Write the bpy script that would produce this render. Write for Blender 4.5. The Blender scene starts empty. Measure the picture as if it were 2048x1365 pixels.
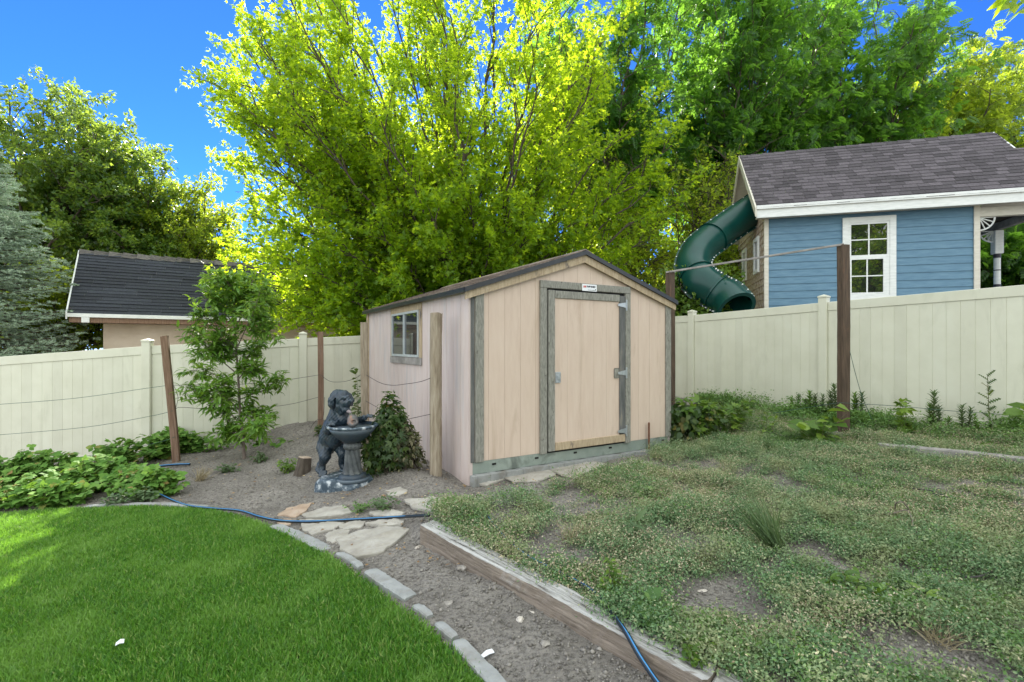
import bpy, bmesh, math, random
import numpy as np
from mathutils import Vector, Matrix
R = math.radians
rng = np.random.default_rng(11); random.seed(11)
sc = bpy.context.scene
col = sc.collection
# ------------------------------------------------------------------ survey of the yard (metres, camera at x=y=0)
F, CX, CY, H = 975.0, 1024.0, 691.0, 1.43
def at(px, py, d):
    return Vector(((px-CX)/F*d, d, H-(py-CY)/F*d))
def sstep(a, b, x):
    t = np.clip((x-a)/(b-a), 0, 1); return t*t*(3-2*t)
TA = np.array((-.69, 3.645)); TD = np.array((.6575, -.7534)); TN = np.array((.7534, .6575))
FR0 = np.array((3.69, 10.1)); FRD = np.array((.555, -.832))
def gz(x, y):
    x = np.asarray(x, float); y = np.asarray(y, float)
    base = -.06 + .05*np.clip(x, -9, 0)
    D = -(x-FR0[0])*.832-(y-FR0[1])*.555
    bed = .05+.28*np.clip(1-D/3.6, 0, 1)
    s = (x-TA[0])*TN[0]+(y-TA[1])*TN[1]
    t = (x-TA[0])*TD[0]+(y-TA[1])*TD[1]
    base = base+.028*(1-sstep(0, .60, -s))*sstep(-.7, .1, t)
    k = sstep(-.9, -.05, t)
    lo = -.30*(1-k)+.03*k; hi = 1.1*(1-k)+.10*k
    m = sstep(0, 1, (s-lo)/(hi-lo))
    z = base*(1-m)+bed*m
    # the soil drops to the footing along the shed front
    lx = (x+.448)*.8616+(y-5.2)*.5075; ly = -(x+.448)*.5075+(y-5.2)*.8616
    wgt = sstep(-.75, -.12, ly)*sstep(-.5, -.02, lx)*(1-sstep(3.0, 3.5, lx))
    z = z*(1-wgt)+(-.055+.022*np.clip(lx, 0, 3.1))*wgt
    return z
def gp(px, py, dz=0.0):
    ds = np.linspace(1.2, 14, 1800)
    X = (px-CX)/F*ds; Z = H-(py-CY)/F*ds
    f = Z-(gz(X, ds)+dz)
    i = np.argmax(f <= 0)
    d = ds[i]
    return Vector((X[i], d, float(gz(X[i], d))+dz))
# ------------------------------------------------------------------ object helpers
def tag(o, label, cat, group=None):
    o['label'] = label; o['category'] = cat
    if group: o['group'] = group
    return o
def thing(name, label, cat, loc=(0,0,0), rotz=0.0, group=None):
    o = bpy.data.objects.new(name, None); col.objects.link(o)
    o.location = loc; o.rotation_euler = (0, 0, rotz); o.empty_display_size = .2
    return tag(o, label, cat, group)
def link(name, me, mat=None, parent=None, kind=None, loc=None):
    o = bpy.data.objects.new(name, me); col.objects.link(o)
    if mat is not None:
        me.materials.clear(); me.materials.append(mat)
    if parent: o.parent = parent
    if kind: o['kind'] = kind
    if loc is not None: o.location = loc
    return o
def mesh_np(name, V, faces_list, smooth=False):
    """faces_list: list of int arrays (n,k)"""
    me = bpy.data.meshes.new(name)
    V = np.asarray(V, np.float32)
    me.vertices.add(len(V)); me.vertices.foreach_set('co', V.ravel())
    nl = sum(f.size for f in faces_list); npoly = sum(len(f) for f in faces_list)
    me.loops.add(nl); me.polygons.add(npoly)
    li = np.concatenate([f.ravel() for f in faces_list]).astype(np.int32)
    tot = np.concatenate([np.full(len(f), f.shape[1], np.int32) for f in faces_list])
    st = np.concatenate([[0], np.cumsum(tot)[:-1]]).astype(np.int32)
    me.loops.foreach_set('vertex_index', li)
    me.polygons.foreach_set('loop_start', st); me.polygons.foreach_set('loop_total', tot)
    if smooth: me.polygons.foreach_set('use_smooth', np.ones(npoly, bool))
    me.update(calc_edges=True); me.validate()
    return me
class MB:
    def __init__(s): s.v = []; s.f = []
    def add(s, vs, fs):
        o = len(s.v); s.v += [tuple(v) for v in vs]; s.f += [tuple(i+o for i in f) for f in fs]
    def box(s, c, d, rot=None, bev=0.0):
        """centre, full size; optional small bevel on the 4 vertical-ish edges"""
        x, y, z = d[0]/2, d[1]/2, d[2]/2
        if bev <= 0:
            P = [(-x,-y,-z),(x,-y,-z),(x,y,-z),(-x,y,-z),(-x,-y,z),(x,-y,z),(x,y,z),(-x,y,z)]
            Fc = [(0,3,2,1),(4,5,6,7),(0,1,5,4),(1,2,6,5),(2,3,7,6),(3,0,4,7)]
        else:
            bm = bmesh.new(); bmesh.ops.create_cube(bm, size=1)
            for v in bm.verts: v.co = Vector((v.co.x*d[0], v.co.y*d[1], v.co.z*d[2]))
            bmesh.ops.bevel(bm, geom=bm.edges[:], offset=bev, segments=1, affect='EDGES')
            bm.verts.index_update()
            P = [v.co.copy() for v in bm.verts]; Fc = [[v.index for v in f.verts] for f in bm.faces]; bm.free()
        P = [Vector(p) for p in P]
        if rot is not None: P = [rot @ p for p in P]
        c = Vector(c); s.add([p+c for p in P], Fc)
    def bx(s, x0, x1, y0, y1, z0, z1, bev=0.0):
        s.box(((x0+x1)/2, (y0+y1)/2, (z0+z1)/2), (x1-x0, y1-y0, z1-z0), None, bev)
    def prism(s, poly, y0, y1):
        """polygon in xz extruded along y"""
        n = len(poly)
        s.add([(p[0], y0, p[1]) for p in poly]+[(p[0], y1, p[1]) for p in poly],
              [tuple(range(n)), tuple(range(2*n-1, n-1, -1))]+[(i, i+n, (i+1) % n+n, (i+1) % n) for i in range(n)])
    def tube(s, pts, rad, n=8, cap=True):
        pts = [Vector(p) for p in pts]; m = len(pts)
        if not hasattr(rad, '__len__'): rad = [rad]*m
        vs = []; up = None
        for i, p in enumerate(pts):
            t = (pts[min(i+1, m-1)]-pts[max(i-1, 0)])
            t = t.normalized() if t.length > 1e-9 else Vector((0,0,1))
            if up is None:
                up = t.orthogonal().normalized()
            else:
                up = (up-t*up.dot(t)); up = up.normalized() if up.length > 1e-6 else t.orthogonal().normalized()
            b = t.cross(up)
            for k in range(n):
                a = 2*math.pi*k/n
                vs.append(p+(up*math.cos(a)+b*math.sin(a))*rad[i])
        fs = []
        for i in range(m-1):
            for k in range(n):
                fs.append((i*n+k, i*n+(k+1) % n, (i+1)*n+(k+1) % n, (i+1)*n+k))
        if cap: fs += [tuple(range(n-1, -1, -1)), tuple(range((m-1)*n, m*n))]
        s.add(vs, fs)
    def lathe(s, prof, c=(0,0,0), n=32, mod=None):
        vs = []; c = Vector(c)
        for (r, z) in prof:
            for k in range(n):
                a = 2*math.pi*k/n
                rr = r*(mod(a, z) if mod else 1)
                vs.append(c+Vector((rr*math.cos(a), rr*math.sin(a), z)))
        m = len(prof)
        fs = [(i*n+k, i*n+(k+1) % n, (i+1)*n+(k+1) % n, (i+1)*n+k) for i in range(m-1) for k in range(n)]
        fs += [tuple(range(n-1, -1, -1)), tuple(range((m-1)*n, m*n))]
        s.add(vs, fs)
    def xf(s, M):
        s.v = [tuple(M @ Vector(v)) for v in s.v]; return s
    def build(s, name, mat, parent=None, smooth=False, kind=None, loc=None):
        me = bpy.data.meshes.new(name); me.from_pydata(s.v, [], s.f); me.update()
        if smooth: me.polygons.foreach_set('use_smooth', np.ones(len(me.polygons), bool))
        return link(name, me, mat, parent, kind, loc)
# ------------------------------------------------------------------ materials
def new_mat(name):
    m = bpy.data.materials.new(name); m.use_nodes = True
    nt = m.node_tree; nt.nodes.clear()
    out = nt.nodes.new('ShaderNodeOutputMaterial')
    b = nt.nodes.new('ShaderNodeBsdfPrincipled'); nt.links.new(b.outputs[0], out.inputs[0])
    return m, nt, b, out
def ramp(nt, stops):
    r = nt.nodes.new('ShaderNodeValToRGB'); e = r.color_ramp.elements
    while len(e) < len(stops): e.new(.5)
    for i, (p, c) in enumerate(stops):
        e[i].position = p; e[i].color = (*c, 1)
    return r
def coords(nt, scale=(1,1,1), src='Object'):
    tc = nt.nodes.new('ShaderNodeTexCoord'); mp = nt.nodes.new('ShaderNodeMapping')
    mp.inputs['Scale'].default_value = scale
    nt.links.new(tc.outputs[src], mp.inputs[0]); return mp
def noise(nt, vec, scale, detail=6, rough=.6, dist=0):
    n = nt.nodes.new('ShaderNodeTexNoise'); n.inputs['Scale'].default_value = scale
    n.inputs['Detail'].default_value = detail; n.inputs['Roughness'].default_value = rough
    n.inputs['Distortion'].default_value = dist
    nt.links.new(vec.outputs[0], n.inputs['Vector']); return n
def mixc(nt, fac, a, b, mode='MIX'):
    m = nt.nodes.new('ShaderNodeMix'); m.data_type = 'RGBA'; m.blend_type = mode
    for s, v in ((0, fac), (6, a), (7, b)):
        if hasattr(v, 'is_linked') or hasattr(v, 'links'): nt.links.new(v, m.inputs[s])
        elif isinstance(v, (int, float)): m.inputs[s].default_value = v
        else: m.inputs[s].default_value = (*v, 1)
    return m.outputs[2]
def bump(nt, b, h, strength=.3, dist=.01):
    bp = nt.nodes.new('ShaderNodeBump'); bp.inputs['Strength'].default_value = strength
    bp.inputs['Distance'].default_value = dist
    nt.links.new(h, bp.inputs['Height']); nt.links.new(bp.outputs[0], b.inputs['Normal'])
def mat(name, stops, scale=6, stretch=(1,1,1), rough=.8, bs=.3, bd=.004, bscale=None, metal=0, spec=.4,
        stain=None, stain_scale=1.5, stain_stretch=(1,1,1), stain_at=(.52,.68), island=0.0, detail=7):
    m, nt, b, out = new_mat(name)
    mp = coords(nt, stretch)
    n = noise(nt, mp, scale, detail)
    r = ramp(nt, stops); nt.links.new(n.outputs[0], r.inputs[0])
    c = r.outputs[0]
    if stain:
        mp2 = coords(nt, stain_stretch); n2 = noise(nt, mp2, stain_scale, 5, .65, .4)
        r2 = ramp(nt, [(stain_at[0], (0,0,0)), (stain_at[1], (1,1,1))]); nt.links.new(n2.outputs[0], r2.inputs[0])
        c = mixc(nt, r2.outputs[0], c, stain)
    if island:
        g = nt.nodes.new('ShaderNodeNewGeometry')
        rr = ramp(nt, [(0, (1-island,)*3), (1, (1+island,)*3)]); nt.links.new(g.outputs['Random Per Island'], rr.inputs[0])
        c = mixc(nt, 1.0, c, rr.outputs[0], 'MULTIPLY')
    nt.links.new(c, b.inputs['Base Color'])
    b.inputs['Roughness'].default_value = rough; b.inputs['Metallic'].default_value = metal
    b.inputs['Specular IOR Level'].default_value = spec
    nb = noise(nt, mp, bscale or scale*3, 6)
    if bs: bump(nt, b, nb.outputs[0], bs, bd)
    return m
def leafmat(name, stops, trans, tf=.45, rough=.5, spec=.35, patch=None, patch_scale=2.0):
    m, nt, b, out = new_mat(name)
    g = nt.nodes.new('ShaderNodeNewGeometry')
    r = ramp(nt, stops); nt.links.new(g.outputs['Random Per Island'], r.inputs[0])
    c = r.outputs[0]
    if patch:
        mp = coords(nt); n = noise(nt, mp, patch_scale, 4)
        r2 = ramp(nt, [(.46, (0,0,0)), (.66, (1,1,1))]); nt.links.new(n.outputs[0], r2.inputs[0])
        c = mixc(nt, r2.outputs[0], c, patch)
    nt.links.new(c, b.inputs['Base Color'])
    b.inputs['Roughness'].default_value = rough; b.inputs['Specular IOR Level'].default_value = spec
    t = nt.nodes.new('ShaderNodeBsdfTranslucent')
    tr = ramp(nt, [(0, tuple(x*.75 for x in trans)), (1, trans)]); nt.links.new(g.outputs['Random Per Island'], tr.inputs[0])
    nt.links.new(tr.outputs[0], t.inputs[0])
    mx = nt.nodes.new('ShaderNodeMixShader'); mx.inputs[0].default_value = tf
    nt.links.new(b.outputs[0], mx.inputs[1]); nt.links.new(t.outputs[0], mx.inputs[2])
    nt.links.new(mx.outputs[0], out.inputs[0])
    return m
# ------------------------------------------------------------------ leaf scatter (vectorised)
def norm(a): return a/np.maximum(np.linalg.norm(a, axis=-1, keepdims=True), 1e-9)
KITE = (np.array([(0,0,0),(.26,.42,.05),(0,1,-.06),(-.26,.42,.05)]), [(0,1,2,3)])
OVAL = (np.array([(0,0,0),(.30,.25,.06),(.30,.62,.05),(0,1,-.10),(-.30,.62,.05),(-.30,.25,.06),(0,.45,0)]),
        [(0,1,2,6),(6,2,3,4),(0,6,4,5)])
MAPLE = (np.array([(0,0,0),(.16,.42,0),(0,1,-.10),(-.16,.42,0),(.34,.12,.06),(.56,.60,.02),(-.34,.12,.06),(-.56,.60,.02)]),
         [(0,1,2,3),(0,4,5,1),(0,3,7,6)])
def lance():
    V = []; Fc = []
    for i, (w, y, z) in enumerate([(.0,0,0),(.11,.22,.03),(.13,.5,0),(.08,.78,-.14),(0,.96,-.34)]):
        V += [(-w, y, z+.03), (0, y, z), (w, y, z+.03)]
    for i in range(4):
        Fc += [(3*i, 3*i+1, 3*i+4, 3*i+3), (3*i+1, 3*i+2, 3*i+5, 3*i+4)]
    return np.array(V), Fc
LANCE = lance()
def compound(n=5, ll=.36, lw=.085):
    V = []; Fc = []
    def leaflet(x, y, ang, L, w, z):
        o = len(V); c, s_ = math.cos(ang), math.sin(ang)
        for (a, b_, zz) in ((0,0,0),(w,.45*L,.02),(0,L,-.05),(-w,.45*L,.02)):
            V.append((x+a*c+b_*s_, y-a*s_+b_*c, z+zz))
        Fc.append((o, o+1, o+2, o+3))
    for i in range(n):
        y = .18+.62*i/(n-1); z = -.25*(y)**2
        L = ll*(1-.35*abs(i/(n-1)-.4))
        leaflet(.01, y, R(62), L, lw, z); leaflet(-.01, y, R(-62), L, lw, z)
    leaflet(0, .8, 0, ll*.9, lw, -.18)
    o = len(V); V.extend([(-.008,0,0),(.008,0,0),(.006,.85,-.19),(-.006,.85,-.19)]); Fc.append((o,o+1,o+2,o+3))
    return np.array(V), Fc
COMP = compound()
TRI3 = None
def trifol():
    V = []; Fc = []
    for ang, L, y0 in ((0, .62, .38), (R(75), .52, .36), (R(-75), .52, .36)):
        o = len(V); c, s_ = math.cos(ang), math.sin(ang)
        for (a, b_, zz) in OVAL[0]:
            a *= L*1.25; b_ *= L
            V.append((a*c+b_*s_, y0-a*s_+b_*c, zz*L-.05*b_))
        Fc += [tuple(o+i for i in f) for f in OVAL[1]]
    return np.array(V), Fc
TRI3 = trifol()
def scatter(P, axis, nrm, size, tmpl):
    """instances template at P with +Y along axis and +Z along nrm -> V, faces"""
    T, Fc = tmpl
    y = norm(axis); x = norm(np.cross(y, nrm)); z = np.cross(x, y)
    S = np.asarray(size)[:, None, None]
    V = P[:, None, :] + S*(T[None, :, 0, None]*x[:, None, :]+T[None, :, 1, None]*y[:, None, :]+T[None, :, 2, None]*z[:, None, :])
    k = len(T); off = (np.arange(len(P))*k)[:, None]
    by = {}
    for f in Fc: by.setdefault(len(f), []).append(f)
    out = []
    for n_, fs in by.items():
        fs = np.array(fs)
        out.append((off[:, None, :]+fs[None, :, :]).reshape(-1, n_))
    return V.reshape(-1, 3), out
def join(parts):
    Vs = []; Fs = []; o = 0
    for V, fl in parts:
        Vs.append(V); Fs += [f+o for f in fl]; o += len(V)
    return np.concatenate(Vs), Fs
def rdir(n, zbias=0.0):
    a = rng.normal(size=(n, 3)); a = norm(a); a[:, 2] += zbias; return norm(a)
# ================================================================== MATERIALS
M = {}
M['siding'] = mat('peach siding paint', [(.25,(.55,.425,.34)),(.5,(.585,.46,.37)),(.75,(.615,.495,.405))], 5, (3,3,.5), .8, .35, .003, 30,
                  stain=(.37,.265,.185), stain_scale=2.6, stain_stretch=(2.2,2.2,.35), stain_at=(.57,.92))
M['side_siding'] = mat('faded pink siding paint', [(.25,(.50,.405,.375)),(.5,(.56,.465,.435)),(.75,(.60,.52,.495))], 4, (3,3,.5), .8, .35, .003, 30,
                  stain=(.38,.385,.41), stain_scale=2.2, stain_stretch=(2.6,2.6,.3), stain_at=(.52,.90))
M['trim'] = mat('weathered trim wood', [(.3,(.14,.135,.115)),(.5,(.235,.228,.195)),(.72,(.34,.33,.29))], 14, (6,6,1), .85, .5, .003, 40,
                stain=(.10,.09,.075), stain_scale=9, stain_stretch=(3,3,1.5), stain_at=(.60,.70))
M['trim_tan'] = mat('tan trim wood', [(.3,(.30,.22,.14)),(.55,(.42,.33,.22)),(.75,(.52,.42,.29))], 8, (6,6,1), .85, .45, .003, 30,
                stain=(.12,.10,.085), stain_scale=3, stain_stretch=(3,3,1), stain_at=(.58,.70))
M['trim_dark'] = mat('mildewed stile and shaded corner board', [(.3,(.07,.072,.07)),(.55,(.13,.13,.125)),(.8,(.26,.23,.18))], 5, (4,4,.7), .85, .5, .003, 30)  # corner board's shade is put into this dark colour; the hinge stile is mildewed
M['skirt'] = mat('galvanised base rail', [(.3,(.20,.24,.21)),(.6,(.29,.33,.29)),(.8,(.34,.37,.32))], 3, (1,1,1), .55, .1, .002, 20,
                stain=(.13,.15,.13), stain_scale=3, stain_at=(.55,.7))
M['concrete'] = mat('old concrete', [(.3,(.23,.235,.225)),(.55,(.30,.305,.295)),(.8,(.36,.36,.35))], 12, rough=.9, bs=.5, bd=.004,
                stain=(.22,.20,.175), stain_scale=4, stain_at=(.55,.72))
M['black'] = mat('dark void', [(.3,(.006,.006,.006)),(.7,(.012,.012,.012))], 5, bs=0, rough=.7)
M['zinc'] = mat('zinc hardware', [(.3,(.33,.36,.38)),(.7,(.48,.51,.53))], 25, rough=.4, bs=.1, metal=.65)
M['brown_shingle'] = mat('sun-worn brown shingles', [(.3,(.11,.085,.068)),(.55,(.19,.15,.12)),(.78,(.29,.235,.19))], 25, rough=.95, bs=.6, bd=.004, bscale=120, island=.3)
M['drip'] = mat('black drip edge', [(.3,(.016,.018,.02)),(.7,(.03,.032,.036))], 8, rough=.4, bs=.05)
M['plaque'] = mat('white maker plate', [(.3,(.74,.75,.76)),(.7,(.80,.81,.82))], 8, rough=.35, bs=0)
M['ink'] = mat('black lettering', [(.3,(.015,.015,.03)),(.7,(.03,.03,.05))], 8, rough=.5, bs=0)
M['red'] = mat('red emblem', [(.3,(.45,.03,.025)),(.7,(.55,.05,.035))], 8, rough=.5, bs=0)
M['alu'] = mat('aluminium window frame', [(.3,(.42,.46,.48)),(.7,(.56,.60,.62))], 9, rough=.4, bs=.05, metal=.3)
def glassmat(name, c, rough=.03):
    m, nt, b, out = new_mat(name)
    mp = coords(nt); n = noise(nt, mp, 3, 3)
    r = ramp(nt, [(.3, c), (.8, tuple(x*1.8 for x in c))]); nt.links.new(n.outputs[0], r.inputs[0])
    nt.links.new(r.outputs[0], b.inputs['Base Color'])
    b.inputs['Roughness'].default_value = rough; b.inputs['IOR'].default_value = 1.9
    n2 = noise(nt, mp, 1.3, 2); bump(nt, b, n2.outputs[0], .06, .02)
    return m
M['glass'] = glassmat('dark shed glass', (.018,.022,.024))
M['house_glass'] = glassmat('mirror-like house glass', (.012,.014,.012), .01)
M['house_glass'].node_tree.nodes['Principled BSDF'].inputs['IOR'].default_value = 2.1
M['vinyl'] = mat('cream vinyl', [(.3,(.58,.57,.455)),(.55,(.625,.615,.50)),(.8,(.65,.65,.54))], 2.5, (1,1,1), .45, .06, .002, 30,
                 stain=(.37,.37,.28), stain_scale=1.6, stain_stretch=(1.6,1.6,.5), stain_at=(.56,1.0), island=.05)
M['post_new'] = mat('rough tan post wood', [(.28,(.17,.13,.09)),(.5,(.30,.245,.18)),(.75,(.42,.36,.285))], 7, (6,6,.6), .9, .7, .006, 22,
                 stain=(.13,.075,.04), stain_scale=5, stain_stretch=(2.4,2.4,1.1), stain_at=(.66,.72))
M['post_red'] = mat('reddish weathered post wood', [(.28,(.12,.07,.045)),(.5,(.21,.13,.088)),(.75,(.30,.20,.145))], 7, (6,6,.5), .9, .6, .005, 22,
                 stain=(.35,.31,.27), stain_scale=3, stain_stretch=(4,4,.5), stain_at=(.58,.74))
M['post_dark'] = mat('dark treated post wood', [(.28,(.045,.03,.022)),(.5,(.085,.058,.04)),(.75,(.15,.10,.068))], 7, (6,6,.5), .9, .6, .005, 22,
                 stain=(.17,.085,.05), stain_scale=2, stain_stretch=(3,3,.8), stain_at=(.58,.72))
M['grey_wood'] = mat('grey driftwood', [(.3,(.17,.16,.15)),(.55,(.28,.26,.245)),(.8,(.40,.38,.36))], 6, (1,1,1), .9, .6, .005, 25)
def timbermat():
    m, nt, b, out = new_mat('silvered landscape timber')
    mp = coords(nt, (.7, 14, 14)); n = noise(nt, mp, 4, 8, .7, .3)
    top = ramp(nt, [(.36,(.035,.03,.027)),(.43,(.25,.24,.22)),(.58,(.45,.44,.415)),(.8,(.56,.55,.53))]); nt.links.new(n.outputs[0], top.inputs[0])
    face = ramp(nt, [(.32,(.06,.045,.035)),(.42,(.17,.135,.105)),(.6,(.27,.22,.175)),(.8,(.36,.30,.25))]); nt.links.new(n.outputs[0], face.inputs[0])
    # the top has silvered with years of weather, the buried sides stayed brown
    tc = nt.nodes.new('ShaderNodeTexCoord'); sx = nt.nodes.new('ShaderNodeSeparateXYZ'); nt.links.new(tc.outputs['Normal'], sx.inputs[0])
    mp2 = coords(nt, (1.2,2,2)); n2 = noise(nt, mp2, 2.5, 4)
    ad = nt.nodes.new('ShaderNodeMath'); ad.operation = 'MULTIPLY_ADD'; ad.inputs[1].default_value = .7
    nt.links.new(n2.outputs[0], ad.inputs[0]); nt.links.new(sx.outputs[2], ad.inputs[2])
    r2 = ramp(nt, [(.50,(0,0,0)),(.85,(1,1,1))]); nt.links.new(ad.outputs[0], r2.inputs[0])
    c = mixc(nt, r2.outputs[0], face.outputs[0], top.outputs[0])
    nt.links.new(c, b.inputs['Base Color']); b.inputs['Roughness'].default_value = .9
    bump(nt, b, n.outputs[0], .9, .012)
    return m
M['timber'] = timbermat()
def soilmat():
    m, nt, b, out = new_mat('dry grey-brown soil')
    mp = coords(nt)
    n = noise(nt, mp, 1.6, 10, .7); n2 = noise(nt, mp, 38, 9, .75); n3 = noise(nt, mp, 150, 4, .7)
    r = ramp(nt, [(.3,(.15,.135,.118)),(.5,(.235,.215,.19)),(.72,(.32,.295,.265))]); nt.links.new(n.outputs[0], r.inputs[0])
    r2 = ramp(nt, [(.34,(.30,.29,.28)),(.52,(1,1,1)),(.72,(1.35,1.32,1.28))]); nt.links.new(n2.outputs[0], r2.inputs[0])
    c = mixc(nt, 1.0, r.outputs[0], r2.outputs[0], 'MULTIPLY')
    r3 = ramp(nt, [(.66,(0,0,0)),(.72,(1,1,1))]); nt.links.new(n3.outputs[0], r3.inputs[0])
    c = mixc(nt, r3.outputs[0], c, (.36,.33,.29))
    nt.links.new(c, b.inputs['Base Color']); b.inputs['Roughness'].default_value = .95; b.inputs['Specular IOR Level'].default_value = .2
    ad = nt.nodes.new('ShaderNodeMath'); ad.operation = 'MULTIPLY_ADD'; ad.inputs[1].default_value = .4
    nt.links.new(n3.outputs[0], ad.inputs[0]); nt.links.new(n2.outputs[0], ad.inputs[2])
    bump(nt, b, ad.outputs[0], .8, .022)
    return m
M['soil'] = soilmat()
M['turf'] = mat('thatch under the lawn', [(.3,(.035,.06,.015)),(.55,(.055,.095,.022)),(.8,(.10,.12,.04))], 14, rough=.95, bs=.6, bd=.01)
M['clod'] = mat('soil clods and grit', [(.3,(.14,.125,.11)),(.55,(.23,.21,.185)),(.8,(.35,.325,.29))], 20, rough=.95, bs=.5, island=.3)
M['pale_stone'] = mat('pale chalky stone', [(.3,(.42,.37,.31)),(.6,(.56,.51,.45))], 25, rough=.9, bs=.5)
M['flag'] = mat('cream flagstone', [(.28,(.24,.215,.18)),(.5,(.35,.325,.28)),(.75,(.45,.43,.385))], 5, rough=.85, bs=.6, bd=.008, bscale=14,
                stain=(.27,.235,.19), stain_scale=5, stain_at=(.55,.72))
M['flag_red'] = mat('rusty flagstone', [(.28,(.28,.20,.14)),(.5,(.39,.285,.205)),(.75,(.47,.38,.30))], 6, rough=.85, bs=.6, bd=.008, bscale=14)
M['hose'] = mat('black rubber hose', [(.3,(.010,.016,.022)),(.7,(.02,.028,.036))], 9, rough=.35, bs=0)
M['hose_blue'] = mat('blue hose stripe', [(.3,(.03,.17,.40)),(.7,(.06,.25,.50))], 9, rough=.4, bs=0)
M['wire'] = mat('green coated wire', [(.3,(.025,.07,.055)),(.7,(.04,.10,.075))], 9, rough=.5, bs=0)
M['wire_dark'] = mat('dark twisted wire', [(.3,(.035,.03,.03)),(.7,(.06,.05,.05))], 9, rough=.6, bs=0)
M['rust'] = mat('rusty iron', [(.3,(.10,.04,.025)),(.7,(.20,.09,.05))], 30, rough=.9, bs=.3)
M['blue_wall'] = mat('blue lap siding paint', [(.3,(.085,.175,.26)),(.55,(.115,.22,.31)),(.8,(.15,.26,.355))], 4, (1,5,6), .6, .2, .002, 30)
M['white_paint'] = mat('white house trim paint', [(.3,(.62,.64,.62)),(.55,(.73,.74,.72)),(.8,(.79,.80,.78))], 6, (1,1,5), .6, .15, .002, 20)
M['cream_paint'] = mat('cream house trim paint', [(.3,(.54,.50,.42)),(.6,(.63,.59,.51)),(.8,(.68,.65,.58))], 6, (1,1,4), .6, .1, .002, 20)
M['bare_clap'] = mat('peeling bare clapboards', [(.3,(.22,.14,.09)),(.48,(.38,.29,.21)),(.62,(.50,.43,.36)),(.8,(.56,.52,.47))], 3, (1,3,4), .85, .4, .004, 20)
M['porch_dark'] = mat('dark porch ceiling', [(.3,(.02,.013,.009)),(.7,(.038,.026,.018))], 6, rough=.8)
M['band'] = mat('dark post band', [(.3,(.02,.02,.03)),(.7,(.035,.03,.045))], 6, rough=.5, bs=0)
M['house_shingle'] = mat('brown-mauve asphalt shingles', [(.3,(.052,.046,.052)),(.55,(.082,.071,.080)),(.8,(.115,.10,.11))], 30, rough=.95, bs=.5, bd=.003, bscale=150, island=.42)
M['black_shingle'] = mat('black asphalt shingles', [(.3,(.016,.019,.026)),(.55,(.028,.032,.04)),(.8,(.05,.053,.06))], 30, rough=.85, bs=.5, bd=.003, bscale=150, island=.3)
M['ridge_cap'] = mat('dusty ridge caps', [(.3,(.06,.055,.052)),(.7,(.15,.135,.12))], 20, rough=.95, bs=.5, island=.3)
M['stucco'] = mat('tan stucco', [(.3,(.48,.385,.30)),(.55,(.56,.46,.37)),(.8,(.62,.525,.43))], 2.5, rough=.9, bs=.5, bd=.004, bscale=90,
                stain=(.45,.35,.26), stain_scale=1.6, stain_stretch=(.5,.5,2), stain_at=(.52,.7))
M['slide'] = mat('dark green slide plastic', [(.3,(.003,.040,.034)),(.7,(.005,.056,.046))], 3, rough=.30, bs=.04, spec=.35)
M['slide_in'] = mat('shadowed slide plastic', [(.3,(.004,.045,.038)),(.7,(.006,.06,.05))], 3, rough=.4, bs=0)
M['bolt'] = mat('bright bolts', [(.3,(.6,.6,.58)),(.7,(.7,.7,.68))], 9, rough=.3, bs=0, metal=.5)
def bronze():
    m, nt, b, out = new_mat('blue-black cast resin with chalky wear')
    mp = coords(nt); n = noise(nt, mp, 9, 7, .65); n2 = noise(nt, mp, 55, 5)
    r = ramp(nt, [(.3,(.008,.016,.026)),(.5,(.020,.036,.054)),(.68,(.05,.053,.054)),(.85,(.11,.10,.085))]); nt.links.new(n.outputs[0], r.inputs[0])
    g = nt.nodes.new('ShaderNodeNewGeometry')
    r2 = ramp(nt, [(.52,(0,0,0)),(.60,(1,1,1))]); nt.links.new(g.outputs['Pointiness'], r2.inputs[0])
    c = mixc(nt, r2.outputs[0], r.outputs[0], (.13,.165,.20))
    nt.links.new(c, b.inputs['Base Color']); b.inputs['Roughness'].default_value = .42
    bump(nt, b, n2.outputs[0], .25, .004)
    return m
M['bronze'] = bronze()
M['bronze_worn'] = mat('chipped statue rim', [(.44,(.03,.05,.07)),(.54,(.09,.12,.15)),(.62,(.40,.43,.45)),(.78,(.58,.59,.60))], 14, rough=.5, bs=.4, bd=.005)
M['statue_stone'] = mat('grey-brown cast column', [(.3,(.03,.035,.04)),(.5,(.075,.082,.085)),(.75,(.16,.165,.16))], 9, rough=.5, bs=.4, bd=.004)
M['tongue'] = mat('worn tongue', [(.3,(.20,.17,.18)),(.7,(.30,.25,.26))], 9, rough=.5, bs=0)
M['egg'] = mat('brown-grey fish ornament', [(.4,(.06,.065,.07)),(.56,(.12,.115,.11)),(.68,(.28,.15,.10))], 8, rough=.5, bs=.3)
M['bark'] = mat('grey-brown bark', [(.3,(.045,.035,.026)),(.55,(.09,.072,.055)),(.8,(.15,.125,.10))], 8, (3,3,.8), .95, .7, .01, 20)
M['bark_pale'] = mat('pale young bark', [(.3,(.12,.09,.075)),(.55,(.20,.16,.135)),(.8,(.28,.24,.21))], 14, (3,3,1), .9, .4, .004)
M['stump_top'] = mat('sawn stump top', [(.3,(.30,.22,.16)),(.7,(.46,.38,.30))], 20, rough=.9, bs=.4)
M['stem'] = mat('green-brown stems', [(.3,(.07,.09,.035)),(.7,(.14,.12,.06))], 14, rough=.8, bs=0)
M['straw'] = leafmat('dry straw grass', [(0,(.36,.29,.17)),(1,(.52,.45,.30))], (.4,.33,.2), .25)
M['litter'] = leafmat('fallen leaf litter', [(0,(.20,.11,.05)),(.5,(.35,.22,.10)),(1,(.42,.34,.2))], (.3,.2,.08), .2)
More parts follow.
